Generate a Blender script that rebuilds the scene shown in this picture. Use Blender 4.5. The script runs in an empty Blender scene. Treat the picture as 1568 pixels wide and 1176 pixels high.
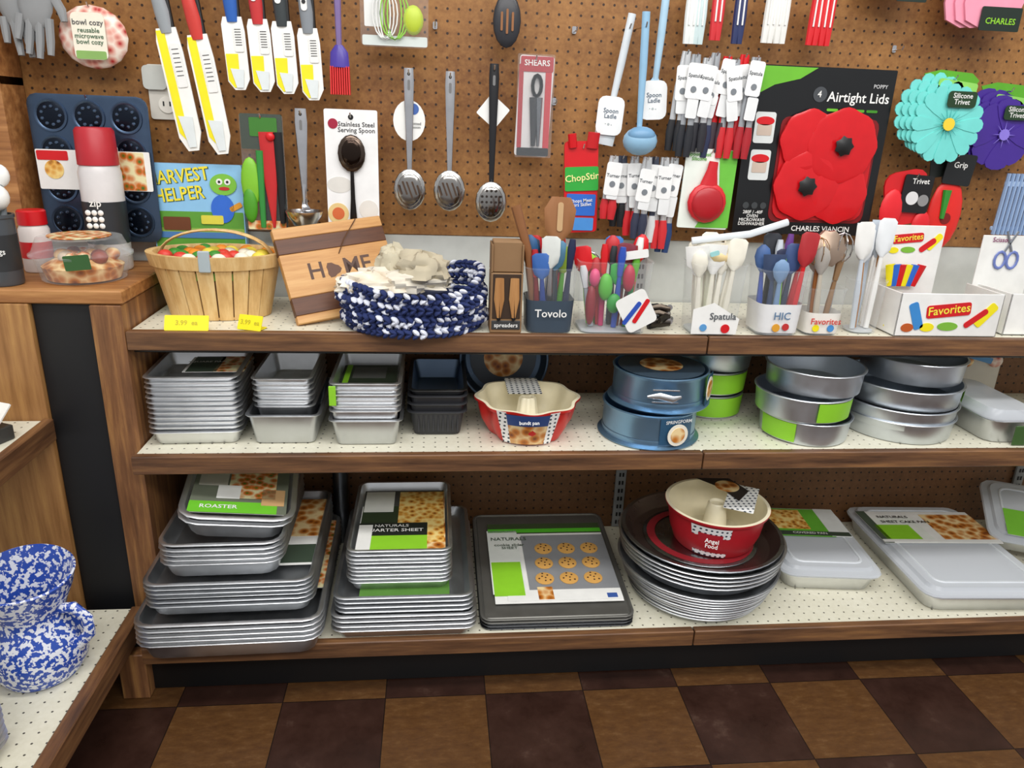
import bpy, math, random
import mathutils
from mathutils import Matrix, Vector
random.seed(7)
pi=math.pi
SC=bpy.context.scene
try: SC.view_settings.view_transform='Standard'
except Exception: pass
def lin(h):
    o=[]
    for i in (0,2,4):
        c=int(h[i:i+2],16)/255; o.append(c/12.92 if c<=.04045 else ((c+.055)/1.055)**2.4)
    return (*o,1)
# ---------------------------------------------------------------- materials
def base(name):
    m=bpy.data.materials.new(name); m.use_nodes=True; nt=m.node_tree; b=nt.nodes['Principled BSDF']; return m,nt,b
def N(nt,t,**k):
    n=nt.nodes.new(t)
    for a,v in k.items(): setattr(n,a,v)
    return n
def math_(nt,op,a,b=None,c=None):
    n=N(nt,'ShaderNodeMath',operation=op)
    for i,x in enumerate((a,b,c)):
        if x is None: continue
        if isinstance(x,(int,float)): n.inputs[i].default_value=x
        else: nt.links.new(x,n.inputs[i])
    return n.outputs[0]
def mixc(nt,f,a,b):
    n=N(nt,'ShaderNodeMix',data_type='RGBA')
    for i,x in ((0,f),(6,a),(7,b)):
        if isinstance(x,(int,float,tuple)): n.inputs[i].default_value=x
        else: nt.links.new(x,n.inputs[i])
    return n.outputs[2]
def coords(nt,scale=(1,1,1)):
    tc=N(nt,'ShaderNodeTexCoord'); mp=N(nt,'ShaderNodeMapping'); mp.inputs['Scale'].default_value=scale
    nt.links.new(tc.outputs['Object'],mp.inputs[0]); return mp.outputs[0]
def noise_(nt,vec,sc,det=3,ro=.5):
    n=N(nt,'ShaderNodeTexNoise'); n.inputs['Scale'].default_value=sc; n.inputs['Detail'].default_value=det; n.inputs['Roughness'].default_value=ro
    nt.links.new(vec,n.inputs['Vector']); return n.outputs['Fac']
def ramp(nt,f,stops):
    n=N(nt,'ShaderNodeValToRGB'); cr=n.color_ramp
    while len(cr.elements)<len(stops): cr.elements.new(.5)
    for e,(p,c) in zip(cr.elements,stops): e.position=p; e.color=c
    nt.links.new(f,n.inputs[0]); return n.outputs[0]
_c={}
def C(h,rough=.45,metal=0,var=.1,sc=30):
    k=(h,rough,metal)
    if k in _c: return _c[k]
    m,nt,b=base('paint_'+h+('_metal' if metal else ''))
    f=noise_(nt,coords(nt),sc); hs=N(nt,'ShaderNodeHueSaturation'); hs.inputs['Color'].default_value=lin(h)
    nt.links.new(math_(nt,'MULTIPLY_ADD',f,2*var,1-var),hs.inputs['Value']); nt.links.new(hs.outputs[0],b.inputs['Base Color'])
    b.inputs['Roughness'].default_value=rough; b.inputs['Metallic'].default_value=metal
    if metal:
        nt.links.new(math_(nt,'MULTIPLY_ADD',f,.2,rough-.1),b.inputs['Roughness'])
    _c[k]=m; return m
def wood(name,c1,c2,c3,axis=0,sc=1,rough=.5,bump=.1):
    m,nt,b=base(name); s=[14,14,14]; s[axis]=1.0
    v=coords(nt,tuple(x*sc for x in s)); f=noise_(nt,v,4,6,.65)
    col=ramp(nt,f,[(.3,lin(c1)),(.5,lin(c2)),(.72,lin(c3))]); nt.links.new(col,b.inputs['Base Color'])
    b.inputs['Roughness'].default_value=rough
    bp=N(nt,'ShaderNodeBump'); bp.inputs['Strength'].default_value=bump; bp.inputs['Distance'].default_value=.002; nt.links.new(f,bp.inputs['Height']); nt.links.new(bp.outputs[0],b.inputs['Normal'])
    return m
def holes(nt,ax1,ax2,pitch,rad):
    tc=N(nt,'ShaderNodeTexCoord'); sp=N(nt,'ShaderNodeSeparateXYZ'); nt.links.new(tc.outputs['Object'],sp.inputs[0])
    d=[]
    for a in (ax1,ax2):
        x=math_(nt,'FRACT',math_(nt,'DIVIDE',sp.outputs[a],pitch)); x=math_(nt,'SUBTRACT',x,.5); d.append(math_(nt,'MULTIPLY',x,x))
    return math_(nt,'LESS_THAN',math_(nt,'ADD',d[0],d[1]),rad*rad)
def peg(name,c1,c2,hole,pitch,rad,a1,a2,rough=.6):
    m,nt,b=base(name); f=noise_(nt,coords(nt),3.5,8,.7); g=noise_(nt,coords(nt),90,3,.6)
    col=ramp(nt,math_(nt,'MULTIPLY_ADD',g,.4,math_(nt,'MULTIPLY',f,.6)),[(.35,lin(c1)),(.65,lin(c2))])
    nt.links.new(mixc(nt,holes(nt,a1,a2,pitch,rad),col,lin(hole)),b.inputs['Base Color']); b.inputs['Roughness'].default_value=rough
    return m
def spots(name,h1,h2,sc,thr,rough=.3,det=2):
    m,nt,b=base(name); f=noise_(nt,coords(nt),sc,det)
    nt.links.new(ramp(nt,f,[(thr-.015,lin(h2)),(thr+.015,lin(h1))]),b.inputs['Base Color']); b.inputs['Roughness'].default_value=rough; return m
def food(name,a,b_,c,sc=70):
    m,nt,b=base(name); n=N(nt,'ShaderNodeTexVoronoi'); n.inputs['Scale'].default_value=sc; nt.links.new(coords(nt),n.inputs['Vector'])
    nt.links.new(ramp(nt,n.outputs['Distance'],[(.1,lin(a)),(.4,lin(b_)),(.75,lin(c))]),b.inputs['Base Color']); b.inputs['Roughness'].default_value=.4; return m
def clear(name,h,fac,rough=.08,edge=.35):
    m=bpy.data.materials.new(name); m.use_nodes=True; nt=m.node_tree; nt.nodes.remove(nt.nodes['Principled BSDF'])
    o=nt.nodes['Material Output']; t=N(nt,'ShaderNodeBsdfTransparent'); p=N(nt,'ShaderNodeBsdfPrincipled'); mx=N(nt,'ShaderNodeMixShader')
    p.inputs['Base Color'].default_value=lin(h); p.inputs['Roughness'].default_value=rough
    lw=N(nt,'ShaderNodeLayerWeight'); lw.inputs[0].default_value=.3
    f=math_(nt,'MULTIPLY_ADD',lw.outputs['Facing'],edge,fac); nt.links.new(f,mx.inputs[0])
    nt.links.new(t.outputs[0],mx.inputs[1]); nt.links.new(p.outputs[0],mx.inputs[2]); nt.links.new(mx.outputs[0],o.inputs[0]); return m
WH=C('eeeeea',.45); BK=C('141416',.4); STEEL=C('d2d2d4',.2,1); ALU=C('c9cccf',.4,1); ALUL=C('dddfe1',.38,1); ALUD=C('9a9da0',.42,1); DARKP=C('55575a',.42,1); TEFL=C('3c3d41',.4,.4)
RED=C('d2161e',.35); GRN=C('5aa826',.45); LGRN=C('8fd02e',.45); BLU=C('2a4fb0',.4); LBLU=C('8fb9d6',.35); YEL=C('f4e416',.5); NAVY=C('1f2747',.4); TEAL=C('74d8d0',.45); PUR=C('43278f',.45); CREAM=C('efe6c8',.35); GREY=C('8d8f90',.8); ORG=C('e78a1e',.5)
CLEAR=clear('clear_plastic','e8eef0',.06); CLOUD=clear('cloudy_plastic','dfe4ea',.55,.25,.4); BAG=clear('plastic_bag','e6eef4',.05,.1,.3)
FOOD=food('food_print','8a4a16','e0a040','f5d98a'); FOOD2=food('salad_print','2f6a1c','d06a22','e8e0b0',60); FOOD3=food('pastry_print','7a3a12','c77a2c','f2d7a0',45)
POLKA=peg('polka_print','f4f6f4','ffffff','2a3a4a',.011,.24,0,2); POLKAH=peg('polka_print_flat','f4f6f4','ffffff','2a3a4a',.013,.24,0,1)
FLORAL=food('floral_fabric','b02a2a','dca090','efe0d2',60)
STAIN_X=wood('stained_wood_x','40291a','6c4a30','93683f',0); STAIN_Z=wood('stained_wood_z','54351f','7f5534','b0804a',2); STAIN_Y=wood('stained_wood_y','40291a','6e4a2e','936a42',1)
OAK=wood('oak_panel','80562c','9c6f40','b5884f',2,1.0); CAP=wood('cap_board','7a4c28','a06c3c','be8a54',0,1)
MAPLE=wood('maple_wood','b07a44','c8955a','d8ab70',0); WALN=wood('walnut_wood','4a2a18','5f3821','744a2e',0); BASKW=wood('basket_wood','c09458','dcb67a','ecd09a',2,.8); BIRCH=wood('birch_wood','9c6a3a','b27f4b','c69762',2); KRAFT=C('8a6a48',.7)
SHELFW=peg('shelf_enamel','dcd8c2','ebe8d6','4a463c',.0254,.085,0,1,.35)
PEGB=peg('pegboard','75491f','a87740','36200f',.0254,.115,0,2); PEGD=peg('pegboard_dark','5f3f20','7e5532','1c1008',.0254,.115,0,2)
SPECK=spots('spatter_enamel','e6e9f2','2c4fae',120,.515,.2,det=3)
# ---------------------------------------------------------------- mesh builder
def rr(w,d,r,z,cx=0,cy=0,n=3):
    r=max(.0003,min(r,w/2-.0002,d/2-.0002)); o=[]
    for k,(sx,sy) in enumerate(((1,1),(-1,1),(-1,-1),(1,-1))):
        for i in range(n+1):
            a=k*pi/2+i*pi/2/n; o.append((cx+sx*(w/2-r)+r*math.cos(a),cy+sy*(d/2-r)+r*math.sin(a),z))
    return o
_t={}
def tmesh(s):
    if s in _t: return _t[s]
    cu=bpy.data.curves.new('t','FONT'); cu.body=s; cu.size=1; cu.align_x='CENTER'; cu.align_y='CENTER'; cu.resolution_u=2; cu.space_line=.85; cu.offset=.012
    ob=bpy.data.objects.new('t',cu); SC.collection.objects.link(ob); dg=bpy.context.evaluated_depsgraph_get(); me=ob.evaluated_get(dg).to_mesh()
    r=([tuple(v.co) for v in me.vertices],[tuple(p.vertices) for p in me.polygons]); ob.evaluated_get(dg).to_mesh_clear(); bpy.data.objects.remove(ob); bpy.data.curves.remove(cu); _t[s]=r; return r
class B:
    def __init__(s,name,loc=(0,0,0),rz=0,rx=0,ry=0,parent=None):
        s.n=name; s.W=Matrix.Translation(loc)@Matrix.Rotation(rz,4,'Z')@Matrix.Rotation(rx,4,'X')@Matrix.Rotation(ry,4,'Y'); s.v=[];s.f=[];s.mi=[];s.sm=[];s.ms=[]; s.M=Matrix(); s.p=parent
    def at(s,x=0,y=0,z=0,rx=0,ry=0,rz=0):
        s.M=Matrix.Translation((x,y,z))@Matrix.Rotation(rz,4,'Z')@Matrix.Rotation(rx,4,'X')@Matrix.Rotation(ry,4,'Y'); return s
    def add(s,vs,fs,m,smooth=False):
        if m not in s.ms: s.ms.append(m)
        k=s.ms.index(m); o=len(s.v); s.v+=[tuple(s.M@Vector(v)) for v in vs]
        for f in fs: s.f.append([o+i for i in f]); s.mi.append(k); s.sm.append(smooth)
        return s
    def loft(s,rings,m,c0=True,c1=True,smooth=True):
        n=len(rings[0]); vs=[p for r in rings for p in r]; fs=[]
        for i in range(len(rings)-1):
            for j in range(n): a=i*n+j; b=i*n+(j+1)%n; fs.append((a,b,b+n,a+n))
        if c0: fs.append(tuple(range(n-1,-1,-1)))
        if c1: fs.append(tuple((len(rings)-1)*n+j for j in range(n)))
        return s.add(vs,fs,m,smooth)
    def box(s,x0,x1,y0,y1,z0,z1,m,r=.002):
        cx,cy,w,d=(x0+x1)/2,(y0+y1)/2,x1-x0,y1-y0; r=min(r,(z1-z0)/2.1,w/2.1,d/2.1)
        return s.loft([rr(w-2*r,d-2*r,r*.5,z0,cx,cy,2),rr(w,d,r,z0+r,cx,cy,2),rr(w,d,r,z1-r,cx,cy,2),rr(w-2*r,d-2*r,r*.5,z1,cx,cy,2)],m)
    def lathe(s,prof,m,n=32,cx=0,cy=0,k=0,amp=0,ph=0,c0=True,c1=True,smooth=True):
        rs=[]
        for r,z in prof:
            r=max(r,.0004); rs.append([(cx+r*(1+amp*math.cos(k*2*pi*i/n+ph))*math.cos(2*pi*i/n),cy+r*(1+amp*math.cos(k*2*pi*i/n+ph))*math.sin(2*pi*i/n),z) for i in range(n)])
        return s.loft(rs,m,c0,c1,smooth)
    def ell(s,c,r,m,n=14,K=8):
        rs=[]
        for i in range(K+1):
            t=-pi/2+pi*i/K; q=max(math.cos(t),.02); z=math.sin(t)
            rs.append([(c[0]+r[0]*q*math.cos(2*pi*i2/n),c[1]+r[1]*q*math.sin(2*pi*i2/n),c[2]+r[2]*z) for i2 in range(n)])
        return s.loft(rs,m)
    def tube(s,path,w,th,m,n=8,ref=(0,1,0),closed=False):
        P=[Vector(p) for p in path]; K=len(P); w=[w]*K if isinstance(w,(int,float)) else w; th=[th]*K if isinstance(th,(int,float)) else th
        ref=Vector(ref); rs=[]
        for i in range(K):
            if closed: t=(P[(i+1)%K]-P[i-1])
            else: t=P[min(i+1,K-1)]-P[max(i-1,0)]
            t.normalize(); n2=t.cross(ref)
            if n2.length<1e-3: n2=t.cross(Vector((1,.01,0)))
            n2.normalize(); n1=n2.cross(t)
            rs.append([tuple(P[i]+n2*w[i]*math.cos(2*pi*j/n)+n1*th[i]*math.sin(2*pi*j/n)) for j in range(n)])
        if closed: rs.append(rs[0]); return s.loft(rs,m,False,False)
        return s.loft(rs,m)
    def poly(s,pts,m,y=0,th=.0015):
        n=len(pts); vs=[(x,y-th/2,z) for x,z in pts]+[(x,y+th/2,z) for x,z in pts]
        a=sum(pts[i][0]*pts[(i+1)%n][1]-pts[(i+1)%n][0]*pts[i][1] for i in range(n))
        if a<0: vs=vs[:n][::-1]+vs[n:][::-1]
        fs=[tuple(range(n)),tuple(range(2*n-1,n-1,-1))]+[(j,j+n,(j+1)%n+n,(j+1)%n) for j in range(n)]
        return s.add(vs,fs,m)
    def card(s,x,z,w,h,m,y=0,th=.0012,r=.003,a=0):
        pts=[(p[0],p[1]) for p in rr(w,h,r,0)]; ca,sa=math.cos(a),math.sin(a)
        return s.poly([(x+px*ca-pz*sa,z+px*sa+pz*ca) for px,pz in pts],m,y,th)
    def disc(s,x,z,r,m,y=0,th=.0012,n=24,rz=None,k=0,amp=0):
        rz=rz or r
        return s.poly([(x+r*(1+amp*math.cos(k*2*pi*i/n))*math.cos(2*pi*i/n),z+rz*(1+amp*math.cos(k*2*pi*i/n))*math.sin(2*pi*i/n)) for i in range(n)],m,y,th)
    def text(s,t,size,m,x=0,z=0,y=0,a=0,sx=1):
        v,f=tmesh(t); ca,sa=math.cos(a),math.sin(a)
        return s.add([(x+(p[0]*ca*sx-p[1]*sa)*size,y,z+(p[0]*sa*sx+p[1]*ca)*size) for p in v],f,m)
    def pan(s,w,d,h,m,z=0,x=0,y=0,r=.02,tp=.012,lip=.006,mi=None,lt=.003):
        s.loft([rr(w-2*tp,d-2*tp,r,z,x,y),rr(w-2*tp+.004,d-2*tp+.004,r,z+.002,x,y),rr(w,d,r,z+h-lt,x,y),rr(w+2*lip,d+2*lip,r+lip,z+h-lt,x,y),rr(w+2*lip+.001,d+2*lip+.001,r+lip,z+h-lt/2,x,y),rr(w+2*lip-.002,d+2*lip-.002,r+lip,z+h,x,y),rr(w-.003,d-.003,r,z+h,x,y)],m,True,False)
        return s.loft([rr(w-.003,d-.003,r,z+h,x,y),rr(w-2*tp-.001,d-2*tp-.001,r,z+.005,x,y),rr(w-2*tp-.008,d-2*tp-.008,r,z+.003,x,y)],mi or m,False,True)
    def rpan(s,r,h,m,z=0,x=0,y=0,tp=.01,lip=.004,mi=None,n=48,lt=.003,k=0,amp=0):
        s.lathe([(r-tp-.002,z),(r-tp,z+.002),(r,z+h-lt),(r+lip,z+h-lt),(r+lip+.0005,z+h-lt/2),(r+lip-.001,z+h),(r-.001,z+h)],m,n,x,y,k,amp,c1=False)
        return s.lathe([(r-.001,z+h),(r-tp-.001,z+.005),(r-tp-.004,z+.003)],mi or m,n,x,y,k,amp,c0=False)
    def hook(s,x,z,y0=0,y1=.06):
        s.tube([(x,y1,z+.004),(x,y0-.008,z),(x,y0-.014,z+.008)],.0018,.0018,STEEL,6,(1,0,0)); return s
    def done(s):
        me=bpy.data.meshes.new(s.n); me.from_pydata(s.v,[],s.f)
        for m in s.ms: me.materials.append(m)
        me.polygons.foreach_set('material_index',s.mi); me.polygons.foreach_set('use_smooth',s.sm); me.update()
        try: me.set_sharp_from_angle(angle=math.radians(40))
        except Exception: pass
        o=bpy.data.objects.new(s.n,me); SC.collection.objects.link(o); o.matrix_world=s.W
        if s.p: o.parent=s.p
        return o
YW=.34
# ---------------------------------------------------------------- room shell
def simple(name,x0,x1,y0,y1,z0,z1,m,r=.002,parent=None): return B(name,parent=parent).box(x0,x1,y0,y1,z0,z1,m,r).done()
m,nt,b=base('checker_tile')
tc=N(nt,'ShaderNodeTexCoord'); sp=N(nt,'ShaderNodeSeparateXYZ'); nt.links.new(tc.outputs['Object'],sp.inputs[0])
T=.2286
ux=math_(nt,'DIVIDE',math_(nt,'SUBTRACT',sp.outputs[0],.0536-T*20),T); uy=math_(nt,'DIVIDE',math_(nt,'SUBTRACT',sp.outputs[1],-.1443-T*20),T)
ck=math_(nt,'MODULO',math_(nt,'ADD',math_(nt,'FLOOR',ux),math_(nt,'FLOOR',uy)),2)
nz=noise_(nt,coords(nt),9,8,.7); nz2=noise_(nt,coords(nt,(5,12,1)),5,8,.75)
A=ramp(nt,nz,[(.35,lin('2c1a14')),(.6,lin('3a241c')),(.78,lin('5c463a'))]); Bc=ramp(nt,nz2,[(.3,lin('4a2f1a')),(.55,lin('5e3f22')),(.8,lin('7a5c3c'))])
ck=math_(nt,'GREATER_THAN',ck,.5); tile=mixc(nt,ck,A,Bc)
e=math_(nt,'MINIMUM',math_(nt,'PINGPONG',ux,.5),math_(nt,'PINGPONG',uy,.5)); tile=mixc(nt,math_(nt,'LESS_THAN',e,.005),tile,lin('1c120d'))
nt.links.new(tile,b.inputs['Base Color']); nt.links.new(math_(nt,'MULTIPLY_ADD',nz,.5,.1),b.inputs['Roughness'])
FLOORM=m
simple('floor',-1.6,3.6,-3.2,.4,-.05,0,FLOORM)
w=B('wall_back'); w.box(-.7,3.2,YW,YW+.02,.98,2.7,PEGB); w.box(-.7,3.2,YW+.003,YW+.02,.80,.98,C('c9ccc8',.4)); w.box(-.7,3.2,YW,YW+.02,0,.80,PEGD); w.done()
# ---------------------------------------------------------------- shelving unit
GP=bpy.data.objects.new('gondola_shelving_unit',None); SC.collection.objects.link(GP)
for nm,z,yf in (('top_shelf',.8212,0),('middle_shelf',.5682,-.059),('bottom_shelf',.1562,-.1445)):
    u=B(nm,parent=GP); u.box(0,2.9,yf+.02,YW-.003,z-.022,z-.001,SHELFW,.001)
    for x0,x1 in ((-.004,1.2185),(1.2215,2.9)): u.box(x0,x1,yf,yf+.02,z-.04,z+.0005,STAIN_X,.002)
    u.box(0,2.9,yf+.02,yf+.03,z-.05,z-.022,BK); u.done()
simple('kick_plate',-.06,2.9,-.085,-.075,.001,.13,C('0c0c0d',.5),parent=GP)
u=B('end_panel',parent=GP); u.box(-.067,-.005,0,YW-.003,.001,.875,STAIN_Z); u.box(-.07,-.012,-.115,-.002,.001,.118,STAIN_Z); u.done()
u=B('slotted_uprights',parent=GP)
for x in (1.13,2.35):
    for z0,z1 in ((.158,.54),(.57,.79),(.823,.985)):
        u.box(x,x+.03,YW-.012,YW-.004,z0,z1,C('8b8d8c',.4))
        z=z0+.01
        while z<z1-.015: u.box(x+.009,x+.014,YW-.0135,YW-.011,z,z+.012,BK,.0005); u.box(x+.018,x+.023,YW-.0135,YW-.011,z,z+.012,BK,.0005); z+=.025
u.done()
w=B('corner_counter'); w.box(-.7,-.001,0,YW-.003,.877,.905,CAP,.003)
w.done()
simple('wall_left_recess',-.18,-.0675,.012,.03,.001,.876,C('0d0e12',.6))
w=B('side_shelving_unit'); w.box(-.75,-.181,.0,.03,.001,.876,OAK)
w.box(-.75,-.19,-1.3,-.002,.60,.628,SHELFW); w.box(-.19,-.17,-1.3,-.002,.585,.633,STAIN_Y)
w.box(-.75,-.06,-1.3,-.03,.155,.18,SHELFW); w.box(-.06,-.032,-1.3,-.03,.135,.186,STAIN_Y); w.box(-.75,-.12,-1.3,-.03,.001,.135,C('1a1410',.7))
w.done()
w=B('wall_shelf_upright'); w.box(-.335,-.282,.24,YW-.002,.906,1.75,CAP); w.box(-.7,-.282,.19,YW-.002,1.285,1.305,CAP); w.done()
# ---------------------------------------------------------------- hanging goods
YH=.275; HW=YW-YH
def H(name,x,z,y=YH,ry=0): return B(name,(x,y,z),ry=ry)
g=H('knit_gloves',-.215,1.42,.262)
for ox,oy in ((-.02,0),(.02,-.012)):
    g.at(ox,oy,0,ry=.15 if ox>0 else -.1); g.ell((0,0,.04),(.036,.012,.07),GREY)
    for i,l in enumerate((.05,.075,.08,.07)): g.tube([(-.028+i*.018,0,0),(-.031+i*.02,0,-l*.6),(-.032+i*.021,-.002,-l)],[.009,.0085,.006],.008,GREY)
    g.tube([(.03,0,.05),(.05,0,.02),(.056,0,0)],[.01,.01,.006],.008,GREY)
g.at().hook(0,.1,0,.078).done()
g=H('bowl_cozy',-.096,1.387); g.ell((0,0,0),(.07,.018,.062),FLORAL,24)
g.card(0,.0,.066,.09,C('efe9d6',.6),-.021,.002,.01); g.text('bowl cozy',.015,C('555555'),0,.026,-.023); g.text('reusable\nmicrowave\nbowl cozy',.013,C('4a6a50'),0,.0,-.023); g.card(0,-.036,.06,.016,C('88b060'),-.0225,.001); g.hook(0,.058,0,HW).done()
g=H('muffin_tin',-.132,1.115,.29); MB=C('4a5c74',.3,.8)
g.at(rx=pi/2).loft([rr(.245,.31,.02,.002),rr(.25,.315,.022,.004),rr(.25,.315,.022,.007),rr(.24,.305,.02,.008)],MB).at()
for i in range(3):
    for j in range(4):
        cx,cz=-.078+i*.078,-.112+j*.075; g.at(cx,-.007,cz,rx=pi/2).lathe([(.035,0),(.034,.004),(.031,.004),(.027,.0015)],MB,28,c0=False,c1=False)
        g.lathe([(.03,.0016),(.028,.0026),(0,.0022)],C('151d2a',.25,.7),24,c0=False)
        for q in range(9): a=q*2*pi/9; g.ell((.019*math.cos(a),.019*math.sin(a),.003),(.0045,.0045,.0022),C('5a6c84',.2,.9),6,4)
        g.at()
g.card(0,.0,.24,.085,WH,-.0145,.0015); g.card(-.085,.03,.065,.02,RED,-.016,.001); g.disc(-.085,.0,.02,FOOD,-.016,.001); g.card(.07,0,.075,.082,FOOD2,-.0158,.001); g.card(.045,.01,.02,.084,POLKA,-.0168,.001)
g.hook(0,.15,0,.05).done()
g=B('squeeze_bottle',(-.102,.225,.906)); g.lathe([(.04,0),(.043,.005),(.043,.13),(.043,.21),(.038,.225)],C('d7d3d2',.3),32); g.lathe([(.0438,.06),(.0438,.15)],C('2a2c30',.4),32,c0=False,c1=False)
g.lathe([(.04,.225),(.041,.226),(.039,.295),(.034,.302),(0,.303)],C('b4232e',.4),32)
for i in range(9): g.ell((-.018+.013*(i%3),-.0435,.1+.014*(i//3)),(.006,.003,.006),WH,8)
g.text('zip',.022,WH,0,.148,-.0447); g.done()
g=B('food_container',(-.115,.115,.906)); g.lathe([(.075,0),(.08,.003),(.09,.05),(.098,.052),(.098,.056),(.092,.06),(.08,.088),(0,.09)],CLEAR,40,c0=True)
g.lathe([(.07,.003),(.078,.03),(.05,.045),(0,.05)],FOOD3,24)
for i in range(14):
    a=i*2.4; g.ell((.056*math.cos(a)*((i%3+1)/3),.056*math.sin(a)*((i%3+1)/3),.05),(.016,.016,.013),(FOOD3,C('8c3a28'),FOOD2,C('c9b8a0'))[i%4],10)
g.lathe([(.06,.0895),(.06,.0915),(0,.092)],FOOD2,24); g.card(.03,.05,.05,.03,C('2f5a2a'),-.095,.001,.003,a=.1); g.done()
g=B('utensil_canister',(-.243,.05,.906)); g.lathe([(.034,0),(.036,.004),(.036,.13),(.038,.132),(.038,.138),(.033,.138),(.033,.02)],C('4a4f54',.35),32); g.lathe([(.0366,.03),(.0366,.1)],C('2a2c2e'),32,c0=False,c1=False); g.text('pairings',.016,WH,.008,.07,-.038)
g.tube([(0,0,.02),(.005,0,.16)],.006,.006,WH); g.ell((.012,0,.17),(.026,.02,.026),WH); g.tube([(.01,.01,.02),(.02,.012,.2)],.006,.006,C('8a9094')); g.ell((.02,.015,.21),(.018,.012,.022),WH); g.tube([(-.02,.01,.02),(-.026,.01,.19)],.006,.006,LGRN); g.ell((-.018,.02,.2),(.02,.015,.022),C('3a3d40')); g.done()
g=B('spice_jar',(-.24,.19,.906)); g.lathe([(.028,0),(.03,.004),(.03,.09),(.025,.1)],C('e6dcd6'),24); g.lathe([(.028,.1),(.028,.128),(.025,.131)],RED,24); g.lathe([(.0306,.03),(.0306,.065)],RED,24,c0=False,c1=False); g.done()
# packaged knives
def kpack(name,x,zt,L,w,tilt,hc,dots=False,tagc=YEL,Hl=.14):
    g=H(name,x,zt,ry=tilt)
    g.poly([(-w*.4,0),(w*.42,0),(w*.5,-L*.2),(w*.5,-L*.85),(w*.25,-L),(-w*.2,-L),(-w*.48,-L*.88),(-w*.5,-L*.1)],C('f3f3ee',.3),0,.004)
    if dots: g.poly([(-w*.45,-L*.5),(w*.1,-L*.5),(w*.05,-L*.95),(-w*.2,-L*.97),(-w*.44,-L*.86)],tagc,-.0028,.001)
    else: g.poly([(-w*.42,-.004),(-w*.08,-.004),(-.002,-L*.94),(-w*.4,-L*.84)],tagc,-.0028,.001)
    g.card(w*.2,-L*.3,w*.4,L*.35,WH,-.0035,.001)
    for i in range(7): g.card(w*.2,-L*.17-i*L*.035,w*.28,.0012,BK,-.0045,.0006,.0002)
    g.poly([(-w*.3,-L*.7),(w*.3,-L*.72),(w*.2,-L*.97),(-.1*w,-L*.97)],C('dfe6e6',.15),-.0045,.0006)
    g.tube([(0,0,-.01),(0,-.003,.03),(-.003,-.005,Hl*.6),(-.008,-.003,Hl)],[w*.25,w*.3,w*.26,w*.22],[.006,.009,.009,.007],hc,10)
    g.tube([(w*.25,.003,0),(w*.27,.002,.06),(w*.2,.003,Hl)],w*.12,.005,BK)
    if dots:
        g.card(-.002,.075,.013,.085,WH,-.0125,.002,.006)
        for i in range(3): g.disc(-.002,.05+i*.022,.0042,BK,-.0142,.001,12)
    g.hook(0,Hl*.8,.0,HW); return g.done()
kpack('packaged_knife',.052,1.412,.25,.05,.0-.13,C('9aa0a4',.3)); kpack('packaged_knife',.115,1.402,.245,.05,-.13,C('cf4038',.35))
for x,z,c in ((.19,1.44,'2f63b5'),(.243,1.438,'c8383a'),(.293,1.436,'3c4244'),(.347,1.425,'8a9096')): kpack('packaged_paring_knife',x,z,.145,.047,-.04,C(c,.35),True)
g=H('silicone_basting_brush',.412,1.36); g.tube([(0,0,.2),(0,0,.1),(0,0,.03)],[.009,.007,.006],.005,C('7d6a9a',.2)); g.tube([(0,0,.035),(0,0,.02),(0,0,-.01)],[.008,.019,.021],[.005,.008,.009],C('4a3a9a',.3))
for i in range(9): g.tube([(-.019+i*.0048,0,-.008),(-.02+i*.005,0,-.066)],.0024,.008,C('e23a3a',.35),6)
g.hook(0,.17,0,HW).done()
g=H('packaged_whisk',.533,1.46); g.card(0,0,.145,.13,BAG,-.01,.012,.01); g.card(0,-.052,.14,.02,C('d5ddd8'),-.004,.002)
for i in range(6):
    a=i*.35; g.tube([(-.02+.028*math.cos(t)*(.4+.14*i)+.02*(i%2),-.012,.0+.05*math.sin(t)) for t in [k*pi/8 for k in range(16)]],.0016,.0016,LGRN if i%2 else WH,6,closed=True)
g.ell((.04,-.01,-.01),(.022,.01,.03),C('b8cc3a')); g.card(-.045,.01,.04,.07,WH,-.002,.002); g.hook(0,.065,0,HW).done()
g=H('nylon_slotted_spoon',.777,1.46); g.ell((0,0,0),(.031,.008,.055),C('2b2c31',.35),20)
for i in (-1,0,1): g.card(i*.012,-.002,.005,.05-abs(i)*.012,C('8c5a30'),-.0085,.001,.002)
g.tube([(0,0,.05),(0,0,.16)],.007,.005,C('2b2c31',.35)); g.hook(0,.13,0,HW).done()
g=B('wall_outlet',(.02,YW-.004,1.285)); g.card(0,0,.075,.115,C('d9d6cc',.4),0,.006,.006)
for z in (.026,-.026):
    g.disc(0,z,.018,C('efece2'),-.004,.004); g.card(-.007,z+.002,.003,.01,BK,-.0065,.001,.0005); g.card(.007,z+.002,.003,.01,BK,-.0065,.001,.0005)
g.card(-.02,.03,.05,.05,C('c8ccc6'),-.008,.006,.01); g.done()
g=H('vegetable_knife_set',.235,1.12); g.card(0,0,.092,.255,BAG,0,.012,.006); g.card(.02,0,.05,.25,C('1d2a1a'),.003,.001,.004); g.card(0,.09,.09,.075,C('23321c'),.001,.01); g.card(.005,.1,.06,.04,C('3c7a2a'),-.006,.001)
g.ell((-.03,-.006,-.02),(.022,.008,.055),C('7fc02e')); g.ell((-.034,-.01,-.07),(.016,.008,.04),C('4c9a22')); g.tube([(.012,-.008,.09),(.014,-.008,0),(.016,-.008,-.12)],[.018,.016,.003],.003,C('c22a2c',.3)); g.tube([(.035,-.008,.09),(.037,-.008,.0),(.036,-.008,-.11)],[.01,.01,.006],.005,BK)
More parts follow.
